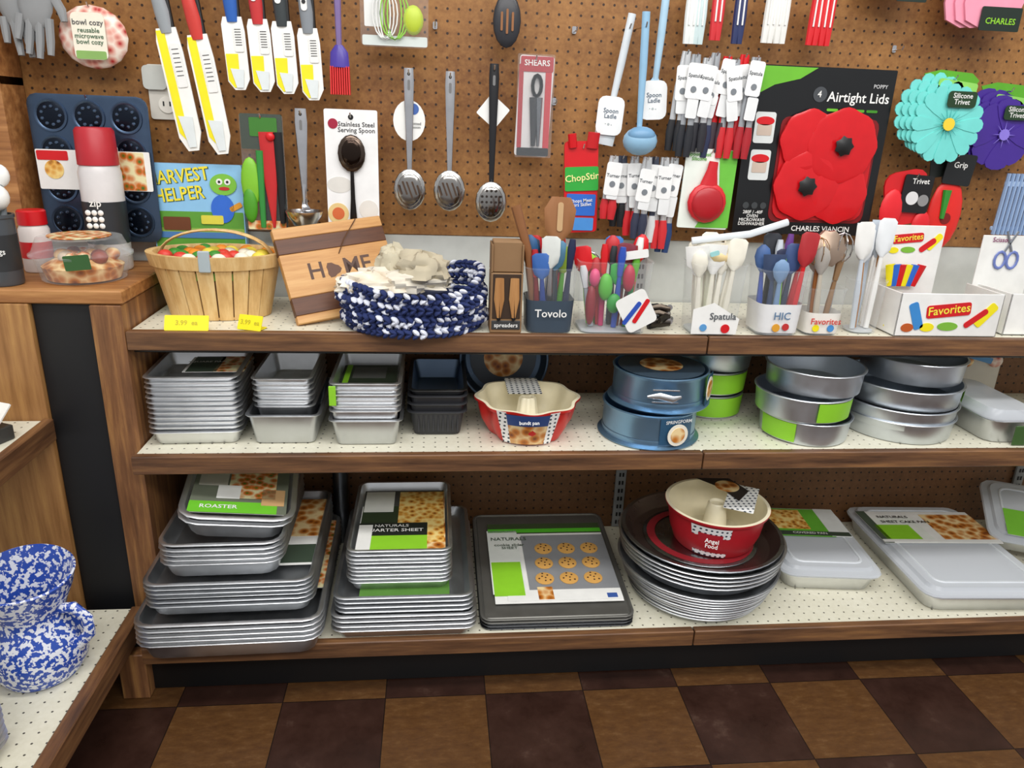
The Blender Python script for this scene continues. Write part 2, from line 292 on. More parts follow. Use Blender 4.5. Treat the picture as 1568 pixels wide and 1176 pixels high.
g.tube([(-.006,-.01,.05),(-.008,-.01,-.12)],[.008,.006],.004,C('2f8a3a')); g.card(.0,-.115,.085,.02,FOOD2,-.007,.001); g.ell((.02,-.012,.08),(.01,.006,.01),RED,10); g.hook(0,.12,0,HW).done()
def spoon(name,x,zt,zb,kind='slot',hm=STEEL,hw=.009,tag=None,hr=.037,hh=.047):
    L=zt-zb; g=H(name,x,zt)
    g.tube([(0,0,0),(0,-.001,-.03),(0,-.003,-L*.45),(0,-.001,-L+hh*2-.01)],[hw,hw*1.15,hw*.8,hw*.55],[.003,.004,.004,.003],hm,10)
    if hm is not STEEL: g.tube([(0,-.003,-L*.45),(0,-.001,-L+hh*2-.01)],[hw*.5,hw*.5],.003,STEEL,8)
    g.disc(0,-.012,.0035,BK,-.0052,.0008,10); g.card(0,-.035,.006,.022,C('777777',.3),-.0056,.0008,.003)
    if kind=='ladle':
        g.at(0,-.02,-L+.03).lathe([(0,-.032),(.025,-.026),(.04,-.005),(.043,.006),(.041,.006),(.036,-.004),(.02,-.022),(0,-.026)],STEEL,28); g.at(); g.tube([(0,-.001,-L+.1),(0,-.006,-L+.05),(0,.012,-L+.036)],[.006,.006,.01],.003,STEEL)
    else:
        g.ell((0,-.002,-L+hh),(hr,.009,hh),C('c0beba',.2,1),24)
        g.ell((0,-.008,-L+hh),(hr*.78,.006,hh*.8),C('9f9c98',.15,1),20)
        if kind=='slot':
            for i in range(-2,3): g.card(i*.011,-L+hh+(i%2)*.004,.004,.04-abs(i)*.008,C('4a3626'),-.0145,.001,.002,a=.35)
        elif kind=='hole':
            for i in range(-2,3):
                for j in range(-2,3):
                    if abs(i)+abs(j)<4: g.disc(i*.011,-L+hh+j*.013,.003,C('241a14'),-.0145,.001,8)
    if tag=='round': g.disc(.0,-.11,.036,WH,.004,.001,rz=.044); g.disc(.01,-.085,.012,C('4466aa'),.0034,.001); g.text('Slotted\nSpoon',.009,C('555555'),.014,-.12,.003)
    if tag=='diam': g.card(0,-.1,.055,.055,WH,.004,.001,.003,a=pi/4+.1)
    g.hook(0,-.012,0,HW); return g.done()
spoon('stainless_ladle',.322,1.262,1.005,'ladle',STEEL,.012)
spoon('slotted_serving_spoon',.562,1.355,1.047,'slot',STEEL,.010,'round'); spoon('slotted_serving_spoon',.654,1.352,1.047,'slot',STEEL,.010)
spoon('perforated_serving_spoon',.752,1.372,1.024,'hole',C('1b1b1e',.3),.010,'diam')
g=H('carded_serving_spoon',.432,1.13); g.card(0,0,.118,.268,C('f1f1f0',.4),0,.002,.004); g.disc(0,.118,.006,BK,-.0015,.001,12); g.disc(-.04,.103,.011,C('a01838'),-.0015,.001)
g.text('Stainless Steel\nServing Spoon',.0145,C('444444'),.012,.096,-.0016,.0); g.disc(-.03,-.03,.028,C('dedbd4'),-.0014,.0008,rz=.018); g.disc(-.035,-.095,.024,C('e6c98a'),-.0014,.0008); g.disc(.035,-.085,.022,C('e4e0d8'),-.0014,.0008); g.disc(-.035,-.095,.014,C('d46a3a'),-.002,.0008)
g.ell((0,-.008,.04),(.031,.008,.041),C('5a4e45',.2,1),24); g.ell((.0,-.014,.042),(.022,.005,.03),C('3a302a',.15,1),16); g.tube([(0,-.008,.0),(0,-.008,-.06),(0,-.008,-.12)],[.004,.005,.009],.003,C('2e2a28',.25,.8)); g.hook(0,.118,0,HW).done()
g=H('carded_kitchen_shears',.845,1.285); g.card(0,0,.078,.215,C('d8d4d2',.3),0,.004,.006,a=-.03); g.card(.003,.09,.074,.032,C('a81e28'),-.003,.001); g.text('SHEARS',.017,WH,.003,.092,-.004); g.card(.03,-.0,.014,.19,C('c03038'),-.0025,.001); g.card(-.032,0,.01,.18,C('a8242c'),-.0025,.001)
for s_ in (-1,1): g.tube([(.004+.010*s_*math.cos(t),-.008,.045+.022*math.sin(t)) for t in [k*pi/6 for k in range(12)]],.004,.005,BK,6,closed=True)
g.tube([(0,-.007,.02),(.0,-.007,-.085)],[.012,.005],.004,C('2b2b2e',.3)); g.tube([(.01,-.009,.02),(.012,-.007,-.085)],[.008,.003],.003,C('8a8c90',.25,1)); g.card(0,-.098,.074,.018,BK,-.003,.001); g.card(.0,.0,.084,.22,BAG,-.013,.001); g.hook(0,.1,0,HW).done()
def silic(name,x,zt,zb,c,kind,lean,tag,y=YH):
    L=zt-zb; g=H(name,x,zt,y,ry=lean); g.tube([(0,0,.03),(0,-.002,-L*.3),(0,0,-L+.05)],[.009,.009,.006],[.005,.006,.004],c,10)
    if kind=='ladle': g.ell((0,-.012,-L+.03),(.04,.03,.032),c,24); g.ell((0,-.02,-L+.042),(.033,.022,.02),C('6f9cc0',.4),20)
    else: g.tube([(0,0,-L+.09),(0,0,-L+.06),(0,0,-L)],[.006,.026,.024],[.004,.006,.003],c,12)
    if tag: g.card(tag[0],tag[1],.062,.085,C('f0f2f2',.35),-.008,.0015,.016,a=.1); g.text(tag[2],.014,C('556677'),tag[0],tag[1]+.005,-.0095,a=.1); g.text('- o -',.01,C('889999'),tag[0],tag[1]-.018,-.0095)
    g.hook(0,0,0,YW-y); return g.done()
silic('silicone_spoon',1.055,1.46,1.205,C('d5dde2',.35),'s',.16,(-.0,-.19,'Spoon\nLadle'),.29); silic('silicone_ladle',1.082,1.46,1.19,LBLU,'ladle',-.03,None,.25); silic('silicone_turner',1.132,1.53,1.27,C('a9cbe0',.35),'s',.04,(.0,-.22,'Spoon\nLadle'),.285)
for nm,x,c,z in (('silicone_handle_spatula',1.19,'e6ebe8',1.43),('silicone_handle_spatula',1.21,'c9dcdc',1.43),('silicone_handle_spatula',1.25,'cf2f35',1.44),('silicone_handle_spatula',1.302,'2b3560',1.435),('silicone_handle_spoon',1.388,'e9e9e4',1.44),('silicone_handle_tongs',1.495,'d8242b',1.44)):
    g=H(nm,x,z+.09)
    for k in ((-.02,-.007,.007,.02) if nm!='silicone_handle_spatula' else (-.005,.006)):
        g.tube([(k,-abs(k)*.3,.05),(k,-.003,-.03),(k*1.1,0,-.088)],[.008,.01,.007],.006,C(c,.35),8)
        g.tube([(k,-abs(k)*.3-.006,.05),(k,-.009,-.05)],.002,.002,C('f4f4f0',.3),6)
    g.hook(0,.04,0,HW).done()
for x0,x1,z,c in ((1.6,1.73,1.525,'b04aa0'),(1.79,1.97,1.475,'ef9ab0')):
    g=H('silicone_oven_mitt',(x0+x1)/2,z+.07); W_=(x1-x0)
    for k in range(3):
        ox=(k-1)*.02; g.at(ox,-k*.006,0); pts=[(-W_*.4,.1),(-W_*.42,-.0),(-W_*.36,-.035),(-W_*.15,-.05),(W_*.12,-.045),(W_*.32,-.03),(W_*.4,.02),(W_*.4,.1)]; g.poly(pts,C(c,.4),0,.006)
    g.at(); g.card(W_*.2,-.03,W_*.55,.05,C('16261c'),-.02,.002,.003); g.text('CHARLES',.018,C('8fd02e'),W_*.2,-.035,-.0215); g.hook(0,.05,0,HW).done()
def tongs(name,x,zt,zb,c,lean=0,tag='Turner',hc=None,n=2):
    L=zt-zb; g=H(name,x,zt,YH+random.uniform(-.025,.01),ry=lean); dz=random.uniform(-.02,.012)
    for k in range(n):
        ox=(k-(n-1)/2)*.013; oy=-k*.005
        g.tube([(ox*.4,oy,0),(ox,oy,-L*.35),(ox*1.3,oy,-L*.72)],[.007,.009,.007],[.004,.005,.003],hc or C('d9dbdc',.25,.6),8)
        g.tube([(ox*1.3,oy,-L*.68),(ox*1.4,oy,-L*.8),(ox*1.3,oy,-L)],[.008,.011,.008],[.005,.006,.004],c,8)
    a=random.uniform(-.15,.2); g.card(0,-L*.24+dz,.036,.075,C('f2f3f2',.4),-.014,.001,.006,a=a); g.text(tag,.011,C('444a50'),0,-L*.19+dz,-.0152,a=a); g.disc(0,-L*.32+dz,.007,C('7a8086'),-.0155,.0005,12); g.card(.003,-L*.5,.026,.05,C('e8eaea'),-.013,.001,.004,a=a)
    g.hook(0,-.006,0,HW+.01); return g.done()
for i,(x,c) in enumerate(((1.185,'1d1d20'),(1.205,'22242a'),(1.232,'26262c'),(1.255,'2b3350'),(1.283,'3d3038'),(1.300,'c8262d'),(1.325,'c8262d'),(1.345,'a81e28'))): tongs('spatula_tongs',x,1.415-.006*(i%3),1.20-.012*(i%2),C(c,.4),.06-.02*(i%3),'Spatula',C('b0b4b8',.3,.5) if i%2 else (RED if i in(4,6) else None))
for i,(x,zb,c) in enumerate(((1.036,1.04,'c8262d'),(1.062,1.02,'1d1d20'),(1.09,1.0,'d02a30'),(1.115,.995,'33384c'),(1.138,.985,'d9dbdc'),(1.162,.97,'cf2f35'),(1.188,.96,'27406e'))): tongs('mini_turner',x,1.185,zb,C(c,.4),.05-.03*(i%3),'Turner',C('3a4050',.4) if i%3==1 else None)
# lid box
g=H('boxed_silicone_lids',1.525,1.205,.285); g.card(0,0,.352,.385,C('121416',.3),0,.03,.003)
g.poly([(-.174,.19),(-.02,.19),(-.06,.165),(-.12,.15),(-.174,.12)],C('6ab82c'),-.0158,.001); g.text('Airtight Lids',.031,WH,.09,.128,-.0165); g.text('POPPY',.012,C('cccccc'),.14,.155,-.0165); g.disc(-.006,.133,.017,C('44484c'),-.016,.001); g.text('4',.02,WH,-.008,.133,-.018)
for i,c in enumerate(('6cc02e','8fd02e','5aa826','3d8a20')): g.card(.03+i*.033,.1,.028,.006,C(c),-.016,.001)
g.card(.032,-.04,.245,.245,C('7a0a10'),-.0155,.002,.02); g.card(.032,-.04,.232,.232,C('c8141c',.3),-.018,.004,.03)
for cx,cz,r in ((.075,-.09,.072),(-.02,.03,.07),(.065,.02,.085),(-.01,-.075,.08)):
    g.at(.0+cx,-.021-random.random()*.004,cz-.0,rx=pi/2).lathe([(r,0),(r,.004),(r*.9,.006),(r*.3,.004),(.014,.005)],C('d0161e',.22),40,k=8,amp=.03)
    if r>=.08: g.lathe([(.018,.004),(.022,.012),(.012,.016),(0,.017)],C('161616',.4),14,k=7,amp=.12)
    g.at()
for k in range(2): g.card(-.13,.055-.085*k,.05,.07,C('d9dedc'),-.016,.001,.006); g.disc(-.13,.07-.085*k,.022,RED,-.0168,.001,rz=.01); g.card(-.13,.05-.085*k,.036,.025,C('c9b6a6'),-.0168,.001)
for k in range(3): g.disc(-.15+k*.022,-.125,.008,C('3a3e40'),-.016,.001,12)
g.text('280F / -40F\nOVEN\nMICROWAVE\nDISHWASHER',.011,WH,-.13,-.155,-.0165); g.text('CHARLES VIANCIN',.018,WH,.05,-.178,-.0165); g.hook(-.0,.18,0,.055).done()
# flowers
def flower(name,x,z,c,c2,R,n=16,y=YH):
    g=H(name,x,z,y)
    for k in range(4):
        ox,oz,oy=-.012*k,.008*k,.006*k
        for i in range(n):
            a=2*pi*i/n+k*.1; ca,sa=math.cos(a),math.sin(a); wd=pi*R/n*.95
            pts=[]
            for q,wq in ((.15,.15),(.5,.7),(.8,1),(.93,.8),(1,.3),(1,-.3),(.93,-.8),(.8,-1),(.5,-.7),(.15,-.15)):
                pts.append((ox+R*q*ca-wd*wq*sa,oz+R*q*sa+wd*wq*ca))
            g.poly(pts,c,-.012+oy+(i%2)*.0015,.003)
    for i in range(n): g.poly([(math.cos(t)*q,math.sin(t)*q) for t,q in ((2*pi*i/n,R*.38),(2*pi*i/n+.12,R*.12),(2*pi*i/n-.12,R*.12))],c2,-.017,.001)
    g.disc(0,0,R*.16,C('f0d03a') if c is TEAL else c2,-.018,.003,16); g.card(.01,R*.85,R*1.1,R*.45,C('8fd060'),-.005,.002,.006,a=-.1); g.card(.02,R*.62,R*.8,R*.4,C('1c3a1c'),-.0185,.001,.008); g.text('Silicone\nTrivet',.016,WH,.02,R*.63,-.0195)
    g.poly([(-.04,.06),(-.07,.11),(-.03,.12),(.05,.115),(.07,.1),(.05,.06)],GRN,.008,.002); g.hook(0,.1,0,YW-y); return g.done()
flower('daisy_silicone_trivet',1.83,1.283,TEAL,C('3fb0ac'),.09,16,.25); flower('violet_silicone_trivet',2.015,1.265,PUR,C('8a78d8'),.083,8,.3)
# garden game box standing behind the produce basket
g=B('garden_game_box',(.076,.3,.8225),rx=-.03); c=C
g.card(0,.157,.205,.31,C('8ec4ea',.35),0,.02,.004); g.card(0,.08,.2,.14,C('5a9a34'),-.0105,.001)
g.at(0,0,.118)
g.card(0,.065,.2,.045,C('5a9a34'),-.0105,.001); g.card(.0,.04,.2,.02,C('8ab04a'),-.011,.001)
for k,(t,z) in enumerate((('HARVEST',.165),('HELPER',.125))):
    g.text(t,.042,C('1f4a2a'),-.038,z-.001,-.0112,a=.12,sx=.8); g.text(t,.042,C('f0e03a'),-.04,z,-.0118,a=.12,sx=.8)
g.disc(.06,.15,.03,C('7cc040'),-.012,.002,rz=.024); g.disc(.052,.156,.007,WH,-.0135,.001); g.disc(.07,.156,.007,WH,-.0135,.001); g.disc(.052,.156,.003,BK,-.0145,.001,8); g.disc(.07,.156,.003,BK,-.0145,.001,8); g.disc(.062,.141,.012,C('c02a2a'),-.0135,.001,rz=.004)
g.disc(.055,.095,.026,C('2f6ad0'),-.0125,.002,rz=.032); g.card(.03,.07,.05,.02,C('d8d048'),-.0135,.001); g.card(.085,.1,.03,.012,C('e09a2a'),-.013,.001,.004,a=.5); g.card(-.05,.06,.06,.03,C('6a3a1c'),-.013,.001)
g.card(.0,.034,.2,.014,C('4a7ab0'),-.0118,.001); g.done()
# chop stir bag
g=H('bagged_chopper',.965,1.10); g.card(0,.01,.08,.21,RED,0,.008,.01,a=.05); g.card(.0,.03,.08,.055,C('2fa83c'),-.0055,.002,.004,a=.06); g.text('ChopStir',.022,C('f4f0a0'),0,.033,-.008,a=.15); g.card(.002,-.03,.07,.05,C('2a68c8'),-.0055,.002); g.text('Chops Meat\nStirs Skillet',.011,WH,.002,-.025,-.008,a=.1); g.card(0,-.075,.07,.03,C('4a90d8'),-.0055,.002)
g.tube([(-.025,-.006,.1),(-.03,-.01,.13)],.01,.006,RED); g.tube([(.02,-.006,.1),(.022,-.01,.135)],.014,.006,C('c81c22')); g.hook(0,.1,0,HW).done()
g=H('carded_spoon_rest',1.27,1.115,.262); g.card(0,0,.125,.185,C('e8efe6',.4),0,.004,.004,a=-.03); g.poly([(-.02,-.09),(.062,-.09),(.066,.09),(.02,.09),(.03,0)],C('6cc040'),-.0028,.001); g.text('Spoon Rest\nSilicone',.012,GRN,-.028,.075,-.0035)
g.ell((0,-.01,-.03),(.048,.012,.048),C('d0222c',.35),28); g.ell((0,-.016,-.032),(.04,.01,.04),C('b01a24',.35),24); g.tube([(0,-.01,.01),(.004,-.01,.045),(.006,-.01,.065)],[.022,.013,.011],.007,C('d0222c',.35),10); g.hook(0,.085,0,.078).done()
# right red trivets
g=H('carded_trivet',1.785,1.06,.25); g.card(-.01,.05,.11,.13,C('d01a20'),.006,.006,.03,a=.2); g.card(.01,.06,.075,.09,BK,-.002,.004,.006,a=-.05); g.text('Trivet',.018,WH,.015,.09,-.005); g.disc(.0,.05,.016,C('dddddd'),-.0045,.001); g.disc(.03,.045,.014,C('8a8a8a'),-.0045,.001); g.ell((-.045,.0,.02),(.03,.008,.05),C('e0202a')); g.ell((.04,0,-.02),(.025,.008,.04),C('d81c26')); g.hook(0,.1,0,.09).done()
g=H('silicone_pot_holder',1.905,1.09,.285); g.ell((0,0,-.02),(.046,.01,.09),C('e0261f',.4),28); g.card(.01,.09,.075,.075,C('15181a'),-.008,.003,.006,a=-.1); g.card(-.03,.1,.06,.06,C('1c2420'),.006,.002,.006,a=.15); g.text('Grip',.02,WH,.01,.1,-.0105); g.tube([(-.01,-.01,.04),(-.012,-.012,-.03)],[.012,.005],.006,C('2f8a2a')); g.disc(-.0,-.03,.014,C('801010'),-.0095,.002,16); g.hook(0,.12,0,.055).done()
g=H('dish_drying_mat',2.09,1.10,.27)
for i in range(9): g.tube([(-.045+i*.012,0,.075),(-.055+i*.012,-.006,-.075)],.004,.006,C('8fa8cc',.4),6)
g.card(0,.05,.1,.012,C('a9bfdc'),0,.006); g.card(-.01,-.06,.1,.01,C('a9bfdc'),0,.006); g.hook(0,.07,0,.07).done()
for x,z in ((.938,1.455),(.90,1.30),(1.72,1.45),(.62,1.45)):
    B('peg_hook',(x,YW-.003,z)).card(0,0,.01,.016,STEEL,0,.003).tube([(0,0,-.003),(0,-.035,-.004),(0,-.04,.004)],.0018,.0018,STEEL,6,(1,0,0)).done()
# ---------------------------------------------------------------- top shelf
ZT=.8215
g=B('produce_basket',(.143,.165,ZT)); n=22
def bk(a,z):
    t=z/.135; return ((.108+.03*t)*math.cos(a),(.072+.024*t)*math.sin(a),z)
for i in range(n):
    a0=2*pi*i/n; a1=2*pi*(i+.9)/n
    vs=[]
    for z in (0,.045,.09,.135):
        for a in (a0,(a0+a1)/2,a1): vs.append(bk(a,z))
        for a in (a1,(a0+a1)/2,a0): p=bk(a,z); vs.append((p[0]*.965,p[1]*.965,p[2]))
    g.loft([vs[k*6:k*6+6] for k in range(4)],BASKW,smooth=False)
g.loft([[ (bk(2*pi*i/40,z)[0]*.955,bk(2*pi*i/40,z)[1]*.955,z) for i in range(40)] for z in (.002,.13)],C('6a4a26',.7),True,False)
g.loft([[ (bk(2*pi*i/40,z)[0]*s_,bk(2*pi*i/40,z)[1]*s_,z) for i in range(40)] for z,s_ in ((.112,1.01),(.112,1.05),(.14,1.05),(.14,.94),(.112,.94))],BASKW,False,False)
g.loft([[ (bk(2*pi*i/40,z)[0]*s_,bk(2*pi*i/40,z)[1]*s_,z) for i in range(40)] for z,s_ in ((0.001,.98),(.006,.97))],BASKW)
g.tube([(.12*math.cos(t),.0,.125+.06*math.sin(t)) for t in [k*pi/16 for k in range(17)]],.003,.012,BASKW,8,(0,1,0))
g.box(-.01,.014,-.102,-.096,.11,.155,C('a8b4b8',.6),.002)
g.loft([[ (bk(2*pi*i/30,.12)[0]*.93,bk(2*pi*i/30,.12)[1]*.93,z) for i in range(30)] for z in (.09,.118)],C('5a8a2a'))
for i in range(30):
    a=i*2.4; q=math.sqrt((i+.5)/30); g.ell((.115*q*math.cos(a),.075*q*math.sin(a),.13),(.017,.014,.014),(C('d23a2a'),C('e8d24a'),C('3a8a2a'),C('e9e4d0'),ORG)[i%5],10)
g.done()
g=B('cutting_board',(.328,.06,ZT),rz=.42,rx=-.50,ry=-.10)
for z0,z1,mm in ((0,.018,MAPLE),(.018,.058,WALN),(.058,.155,MAPLE),(.155,.19,WALN),(.19,.215,MAPLE)): g.box(0,.25,-.01,.01,z0,z1,mm,.0015)
g.text('H',.052,C('4a2812'),.07,.108,-.0106); g.text('ME',.052,C('4a2812'),.165,.108,-.0106); g.disc(.108,.106,.016,C('5a3218'),-.0106,.0006,12,k=3,amp=.2); g.tube([(.13,-.011,.14),(.15,-.016,.17),(.19,-.012,.213)],.0012,.0012,C('5a3a20'),5); g.done()
# woven basket
g=B('crocheted_basket_stack',(.575,.078,ZT)); CW=C('d4d8e4',.9); CB=C('1e2c5c',.9)
for lv in range(7):
    nS=58; A_=.151-(.01 if lv==0 else 0)+.005*math.sin(lv*2); B_=.108+.003*math.cos(lv*3); z=.009+lv*.0135
    for i in range(nS):
        a=2*pi*i/nS+lv*.07; zz=z+(.008*math.sin(a*2+1)+.028*max(0,math.cos(a-.7)))*(lv/6)
        q=1+.03*math.sin(3*a+lv)
        for k in (-1,1):
            mm=CW if random.random()<(.42 if k>0 else .14) else CB
            cx,cy=A_*q*math.cos(a),B_*q*math.sin(a); g.M=Matrix.Translation((cx,cy,zz+k*.0035))@Matrix.Rotation(a+pi/2+random.uniform(-.2,.2),4,'Z')@Matrix.Rotation(k*.6+random.uniform(-.3,.3),4,'Y'); g.ell((0,0,0),(.0105,.009,.0052),mm,7,6)
g.at(); g.loft([[(a_*math.cos(2*pi*i/28),a_*.72*math.sin(2*pi*i/28),z) for i in range(28)] for a_,z in ((.135,.002),(.148,.03),(.143,.055),(.12,.062),(.02,.058))],CB)
g.done()
g=B('folded_dish_cloths',(.55,.08,ZT+.088))
CL=food('printed_cloth','a8927a','d9cdb6','efe8d8',24); n=30
for (cx,cy,cz,rx,ry_,rz_,mm,sd) in ((-.06,-.02,.0,.075,.05,.03,CL,1),(.045,.0,.03,.058,.045,.042,C('b8ae96',.9),5),(.0,.01,.008,.105,.06,.03,C('d9d2c2',.9),9),(-.02,.03,.04,.035,.03,.04,C('c4bca4',.9),12)):
    rs=[]
    for j in range(19):
        t=-pi/2+pi*j/18; ring=[]
        for i in range(n):
            a=2*pi*i/n; p=Vector((3*math.cos(a)+sd,3*math.sin(a),3*math.sin(t))); q=1+.34*mathutils.noise.noise(p)+.16*mathutils.noise.noise(p*2.3); c_=max(math.cos(t),.02)
            ring.append((cx+rx*c_*math.cos(a)*q,cy+ry_*c_*math.sin(a)*q,cz+rz_*math.sin(t)*q))
        rs.append(ring)
    g.loft(rs,mm)
g.done()
g=B('spreader_display_box',(.772,.045,ZT)); g.box(-.034,.034,-.03,.03,0,.13,KRAFT); g.box(-.031,.031,-.0315,-.029,.008,.028,C('3a3a3a')); g.text('spreaders',.013,WH,0,.018,-.033)
for x0 in (-.034,.03): g.box(x0,x0+.004,-.03,.03,.13,.19,KRAFT)
g.box(-.03,.03,-.0312,-.0295,.032,.128,C('3a291c'),.001)
for k in (-.016,.016): g.tube([(k,-.034,.035),(k,-.034,.075),(k,-.034,.12)],[.004,.011,.009],.003,BIRCH,8); g.tube([(k,-.034,.03),(k,-.034,.08)],.004,.003,C('3a3f45',.3,1),8)
for i in range(6): g.box(-.03,.03,-.026+i*.009,-.02+i*.009,.131,.195,KRAFT,.002)
g.done()
def utensil(g,x,y,lx,ly,L,kind,mh,md):
    P=lambda t:(x+lx*t,y+ly*t,.008+L*t)
    g.tube([P(0),P(.35),P(.72)],[.006,.007,.004],[.004,.005,.003],mh,8,(.2,1,0))
    if kind=='spat': g.tube([P(.66),P(.72),P(.8),P(.97),P(1)],[.005,.016,.0195,.0195,.012],[.004,.005,.004,.003,.002],md,10,(.2,1,0))
    elif kind=='spoon': g.tube([P(.68),P(.76),P(.86),P(.95),P(1)],[.005,.014,.018,.014,.004],[.004,.006,.007,.006,.002],md,10,(.2,1,0))
    elif kind=='turner': g.tube([P(.66),P(.74),P(.78),P(1)],[.006,.014,.022,.025],[.004,.004,.003,.002],md,8,(.2,1,0))
    elif kind=='stick': g.tube([P(.65),P(.9),P(1)],[.006,.009,.006],[.005,.007,.004],md,8,(.2,1,0))
    elif kind=='whisk':
        q=P(.85)
        for k in range(4):
            a=k*pi/4; g.tube([(q[0]+.022*math.sin(t)*math.cos(a)*(1.1),q[1]+.022*math.sin(t)*math.sin(a),q[2]+L*.15*math.cos(t)) for t in [j*pi/6 for j in range(12)]],.001,.001,md,5,(0,0,1),closed=True)
def ubin(name,x,y,w,d,h,label,lt,items,lc=None,tp=.86,lab=(.05,.5)):
    g=B(name,(x,y,ZT))
    g.loft([rr(w*tp,d*tp,.02,0),rr(w*tp+.002,d*tp+.002,.02,.003),rr(w,d,.02,h),rr(w+.004,d+.004,.022,h),rr(w+.004,d+.004,.022,h+.003)],CLEAR,True,False)
    g.loft([rr(w*tp-.006,d*tp-.006,.02,.002),rr(w*tp-.006,d*tp-.006,.02,.006)],C('c6ccd0',.3))
    f=lambda t:tp+(1-tp)*t
    if label is not CLEAR: g.loft([rr(w*f(lab[0])+.002,d*f(lab[0])+.002,.02,h*lab[0]),rr(w*f(lab[1])+.002,d*f(lab[1])+.002,.02,h*lab[1])],label,False,False)
    if lt: g.text(lt,min(w*.22,.024),lc or BK,0,h*.32,-d*(tp+.55*(1-tp))/2-.003)
    for (k,mh,md,L) in items:
        rx_,ry_=w*.3*random.uniform(-1,1),d*.26*random.uniform(-1,1)
        utensil(g,rx_,ry_,rx_*.6+random.uniform(-.01,.01),ry_*.6,L*random.uniform(.9,1.06),k,mh,md)
    return g
its=[('spat',STEEL,RED,.2),('spat',c('3a4046'),c('5a8aa8'),.2),('spoon',c('23303c'),c('2b5a88'),.19),('stick',RED,RED,.19),('spat',STEEL,c('d9ddd8'),.2),('spoon',c('8aa4b8'),c('8ab8a8'),.2),('stick',NAVY,NAVY,.2),('spat',c('3a4046'),c('1f3550'),.18),('spat',GRN,c('9ab83a'),.18),('stick',c('2b3a4a'),c('2b3a4a'),.19),('spoon',STEEL,c('a8c4d4'),.18),('stick',c('7a1820'),c('b02028'),.17),('spat',c('24408a'),c('3a68b0'),.17),('stick',c('c8ccd0'),c('dfe2e2'),.18)]
g=ubin('utensil_bin',.868,.06,.11,.1,.14,c('3c4a58'),'Tovolo',its,lc=WH,lab=(.02,.52))
g.tube([(.0,0,.02),(.01,-.005,.17),(.012,-.005,.2)],[.008,.009,.01],.006,c('9c6438',.5),8); g.tube([(.012,-.005,.19),(.014,-.006,.22),(.015,-.006,.26),(.016,-.006,.285)],[.01,.03,.034,.02],.005,c('9c6a42',.55),12); g.card(.0145,.245,.012,.06,c('c8a478'),-.0125,.001,.005)
g.tube([(-.03,0,.02),(-.05,-.01,.17),(-.08,-.01,.265)],[.007,.009,.011],.008,c('8a5a34',.5),8); g.done()
its=[('spoon',RED,RED,.19),('stick',LGRN,c('5ab84a'),.18),('spat',c('2a6fb8'),c('2a6fb8'),.19),('stick',c('c92d6a'),RED,.2),('spoon',GRN,LGRN,.17),('spat',c('7a2a2a'),c('7a2a3a'),.19),('stick',BK,c('30363c'),.19),('whisk',STEEL,STEEL,.17),('stick',c('2d8a4a'),GRN,.16),('spoon',c('c02a30'),c('c02a30'),.16),('stick',BLU,BLU,.18),('spat',RED,RED,.18),('stick',c('b8c0c8'),WH,.19),('spat',c('1f6a9a'),c('1f6a9a'),.17),('stick',c('8a1a22'),c('8a1a22'),.17),('spoon',c('3a3f44'),c('c02a30'),.19),('stick',c('a8b0b8'),c('d8dde0'),.15),('spat',c('2fa040'),c('2fa040'),.14)]
g=ubin('utensil_bin',1.008,.07,.16,.115,.155,CLEAR,'',its,tp=.9); g.card(.045,.055,.07,.08,WH,-.064,.001,.01,a=.5); g.card(.035,.05,.01,.06,BLU,-.0655,.0006,.004,a=-.6); g.card(.055,.055,.01,.06,RED,-.0655,.0006,.004,a=-.5)
g.ell((-.02,-.035,.1),(.016,.012,.03),c('5ab83a'),12); g.ell((-.05,-.035,.06),(.012,.012,.045),c('8a1f2a'),12); g.ell((.0,-.04,.065),(.016,.01,.022),c('2f9a3a'),12); g.ell((-.045,-.035,.12),(.012,.012,.02),c('d84a7a'),12); g.ell((.03,-.035,.12),(.014,.012,.03),c('b01a3a'),12)
g.card(.04,.17,.06,.018,WH,-.03,.001,.003,a=.15); g.done()
its=[('spat',c('e8e4d4'),c('f0ecdc'),.2)]*7+[('spoon',c('ece8da'),c('f0ecdc'),.19)]*6+[('stick',LGRN,c('e6e2d2'),.18)]+[('turner',c('e8e4d4'),WH,.19)]*4
g=ubin('spatula_bin',1.235,.055,.12,.1,.155,CLEAR,'',its); g.ell((.0,.0,.17),(.035,.03,.022),c('e6cf9a'),16); g.card(-.02,.18,.02,.01,c('9ad0d0'),-.04,.004,.003,a=.3); g.tube([(-.06,-.0,.2),(.06,-.02,.22),(.15,0,.245)],.008,.006,c('dfe6ea'),8)
g.poly([(-.056,.005),(.046,.005),(.05,.04),(-.01,.075),(-.056,.06)],WH,-.05,.001); g.text('Spatula',.021,c('4a4f55'),.012,.045,-.052); g.disc(.02,.018,.01,RED,-.052,.001); g.disc(-.03,.02,.008,c('5a9ad0'),-.052,.001); g.done()
its=[('spat',NAVY,NAVY,.2),('stick',LGRN,LGRN,.17),('spat',RED,c('b02a30'),.22),('turner',c('3a4a6a'),c('3a4a6a'),.18),('stick',c('6a3a8a'),c('6a3a8a'),.2),('spoon',BLU,c('4a6aa0'),.18),('stick',c('d8dce0'),WH,.19),('spat',BK,c('30343c'),.2),('spat',c('2a3550'),c('3a5080'),.19),('stick',c('b8c2cc'),c('d0d8e0'),.2),('spoon',c('7a9ac0'),c('7a9ac0'),.17),('stick',RED,RED,.21)]
g=ubin('utensil_bin',1.383,.055,.106,.1,.145,c('e9eaea'),'HIC',its,lc=c('5a7a9a')); g.disc(-.01,.02,.009,c('e0a030'),-.048,.001); g.disc(.012,.022,.008,c('c03030'),-.048,.001); g.done()
